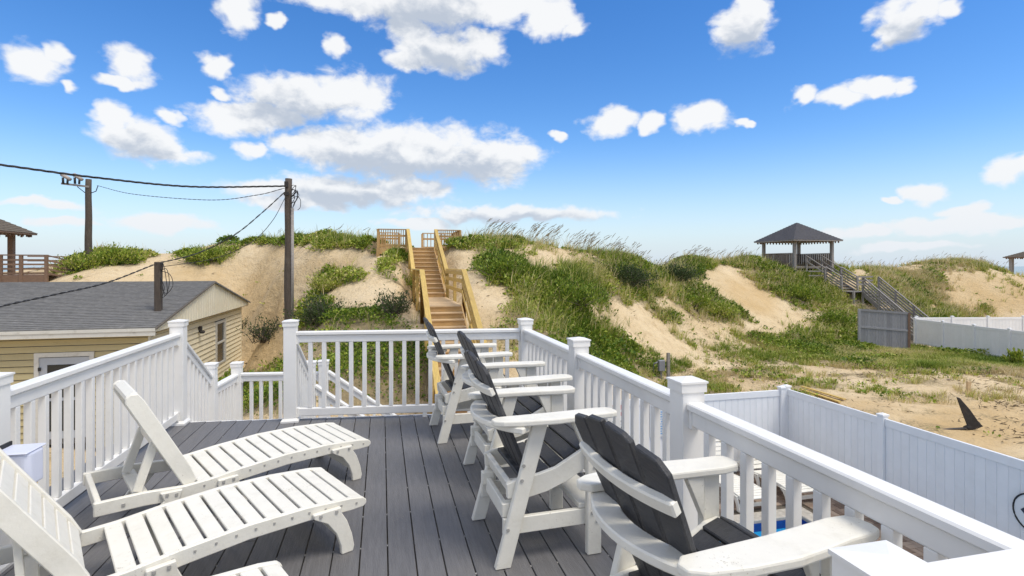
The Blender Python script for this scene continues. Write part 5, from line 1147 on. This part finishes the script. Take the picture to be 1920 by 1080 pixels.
def sea_oats():
    Vs = []; Qs = []; Ts = []; tn = []; base = 0
    spots = []
    for k in range(70):
        c_ = random.uniform(900, 1425)
        for q_ in range(random.randint(2, 8)): spots.append((random.gauss(c_, 7), 0))
    for k in range(30): spots.append((random.gauss(1180, 90), 0))
    for k in range(75): spots.append((random.uniform(1575, 1900), 0))
    for k in range(14): spots.append((random.uniform(575, 715), 0))
    for k in range(8): spots.append((random.uniform(470, 560), 0))
    cx_ = np.array([c[0] for c in CREST]); cd_ = np.array([c[2] for c in CREST])
    for px, _ in spots:
        D = float(np.interp(px, cx_, cd_)) + random.uniform(-1.8, 2.2); X = (px - CX) / FOC * D; z = tz(X, D); H = random.uniform(.45, 1.12) * (1.0 if px > 850 else .8); lean = random.uniform(.15, .5)
        P = [Vector((X + lean * H * (f ** 1.5), D + .02 * f, z - .05 + H * f * (1 - .06 * f))) for f in (0, .35, .7, 1)]
        w = .004
        V = []
        for q in P: V += [q + Vector((-w, 0, 0)), q + Vector((w, 0, 0))]
        b0 = base; Vs += V; tn += [.25] * 8; base += 8
        for i in range(3): Qs.append((b0 + 2 * i, b0 + 2 * i + 1, b0 + 2 * i + 3, b0 + 2 * i + 2))
        # one sided seed head leaning with the wind
        nsp = random.randint(10, 16); L = random.uniform(.22, .40); dr = (P[3] - P[2]).normalized(); dr = (dr + Vector((random.uniform(.0, .55), 0, 0))).normalized()
        for i in range(nsp):
            f = i / nsp; r0 = P[3] + dr * L * (f - .25) + Vector((.05 * f, 0, -.05 * f * f * L / .3)); d = (dr * 1.1 + Vector((random.uniform(0, .6), random.uniform(-.4, .4), random.uniform(-.55, .2)))).normalized(); l = random.uniform(.06, .11) * (1.15 - .5 * f); sd = Vector((-d.z, 0, d.x)) * .009
            Vs += [r0, r0 + d * l * .5 + sd, r0 + d * l, r0 + d * l * .5 - sd]; tn += [random.uniform(.45, 1)] * 4; Qs.append((base, base + 1, base + 2, base + 3)); base += 4
    me = mesh_np('sea_oats', np.array([tuple(v) for v in Vs]), np.array(Qs), np.zeros((0, 3), int), np.array(tn), OATM); tag(obj('sea_oats', me), 'tall sea oats with drooping seed heads along the dune crest', 'sea oats', kind='stuff')
sea_oats()
def shrub(label, px, py, D, rx, rz, n, twigs=30, tint=.4, lsz=.07, mat_=SHRUBM, upright=.5, group='shrubs on the dune face', name='shrub'):
    P = ground_px(px, py, max(8, D - 7), D + 7); th = thing(name, label, 'shrub', P, group); rr = np.random.default_rng(int(px * 7 + py)); parts = []; tips = []
    for k in range(twigs):
        a = rr.uniform(0, 6.28); el = rr.uniform(.35, 1.45); l = rx * rr.uniform(.6, 1.1); d = np.array([math.cos(a) * math.cos(el), math.sin(a) * math.cos(el) * .8, math.sin(el) * rz / rx]); b = np.array([rr.normal() * rx * .18, rr.normal() * rx * .15, -.05])
        m_ = b + d * l * .5 + rr.normal(size=3) * .04; e = b + d * l + rr.normal(size=3) * .06; g = tz(P.x + e[0], P.y + e[1]) - P.z; e[2] = max(e[2], g + .03); parts.append(tube_vf([Vector(b), Vector(m_), Vector(e)], [.014, .010, .004], 4)); tips += [b + (e - b) * f for f in (.45, .6, .75, .88, 1.0)]
    V, F = merge(parts); obj('branches', mesh('branches', V, F, True), TWIGM, th, WM[th])
    tips = np.array(tips); c = tips[rr.integers(0, len(tips), n)] + rr.normal(size=(n, 3)) * rx * .09; out = unit(c - np.array([0, 0, -.1]) + 1e-5); d = unit(out * .7 + rr.normal(size=(n, 3)) * .5 + np.array([0, 0, upright])); l = lsz * rr.uniform(.6, 1.4, n)
    V, Q, tn = leaves(c, d, l, l * rr.uniform(.35, .6, n), np.clip(tint + rr.normal(size=n) * .2, 0, 1)); obj('foliage', mesh_np('foliage', V, Q, np.zeros((0, 3), int), tn, mat_), None, th, WM[th]); return th
shrub('large dark twiggy shrub beside the dark utility pole', 600, 608, 16.5, .95, .85, 2600, 70, .25)
shrub('green rounded shrub above the dark twiggy one', 610, 548, 19.5, .8, .7, 2600, 40, .75, mat_=LEAFM)
shrub('sparse dark shrub just left of the yellow stairs', 740, 588, 16.2, .75, .7, 1500, 60, .3, group=None); shrub('thin bare shrub between the house and the dark pole', 497, 640, 19, .75, .85, 900, 70, .35)
shrub('small wispy shrub on the sand near the house gable', 455, 615, 25, .5, .45, 160, 26, .3); shrub('upright bright green bush on the sandy slope right of the crest', 1345, 592, 28, 1.25, .7, 3600, 60, .62, .11, LEAFM, 1.2)
shrub('dense green bush at the left end of that upright bush', 1300, 575, 28.5, 1.0, .6, 2200, 40, .45, .11, LEAFM, 1.0); shrub('wide deep green bush in the middle of the grassy dune', 1065, 572, 20.5, 1.5, .8, 5200, 70, .3, .085, LEAFM, .8)
shrub('deep green bush on the dune right of the stair top', 945, 520, 20.5, 1.0, .8, 3400, 50, .28, .085, LEAFM, .8); shrub('grey green bush on the upper dune below the sea oats', 1180, 535, 26.5, 1.7, .85, 4200, 70, .22, .10, SHRUBM, .9)
shrub('grey green bush on the crest right of the sea oats', 1265, 525, 31, 1.6, .8, 3200, 60, .25, .11, SHRUBM, .9); shrub('bush wrapped round the foot of the brown utility pole', 215, 492, 31, 1.6, .75, 3600, 70, .5, .12, LEAFM, .9)
shrub('bush on the mound beside the railed gazebo', 150, 506, 31, 1.2, .7, 1900, 60, .55, .12, LEAFM, .8); shrub('low green bush on the ridge behind the house roof', 392, 488, 33, 1.5, .6, 3000, 50, .45, .12, LEAFM, .8)
shrub('dark bush below the grey stairs landing', 1560, 610, 31.5, 1.3, .8, 3000, 60, .3, .11, LEAFM, .8); shrub('rounded green bush on the slope left of the grey stairs', 1500, 560, 35, 1.6, .8, 3200, 50, .42, .12, LEAFM, .8)
shrub('tall weedy plant at the end of the neighbouring white fence', 1908, 688, 25, .5, .7, 700, 24, .5, .14, LEAFM, 1.4); shrub('dry brown grass clump against the house corner', 422, 690, 22.5, .6, .8, 260, 60, .9, .12, LITTERM)
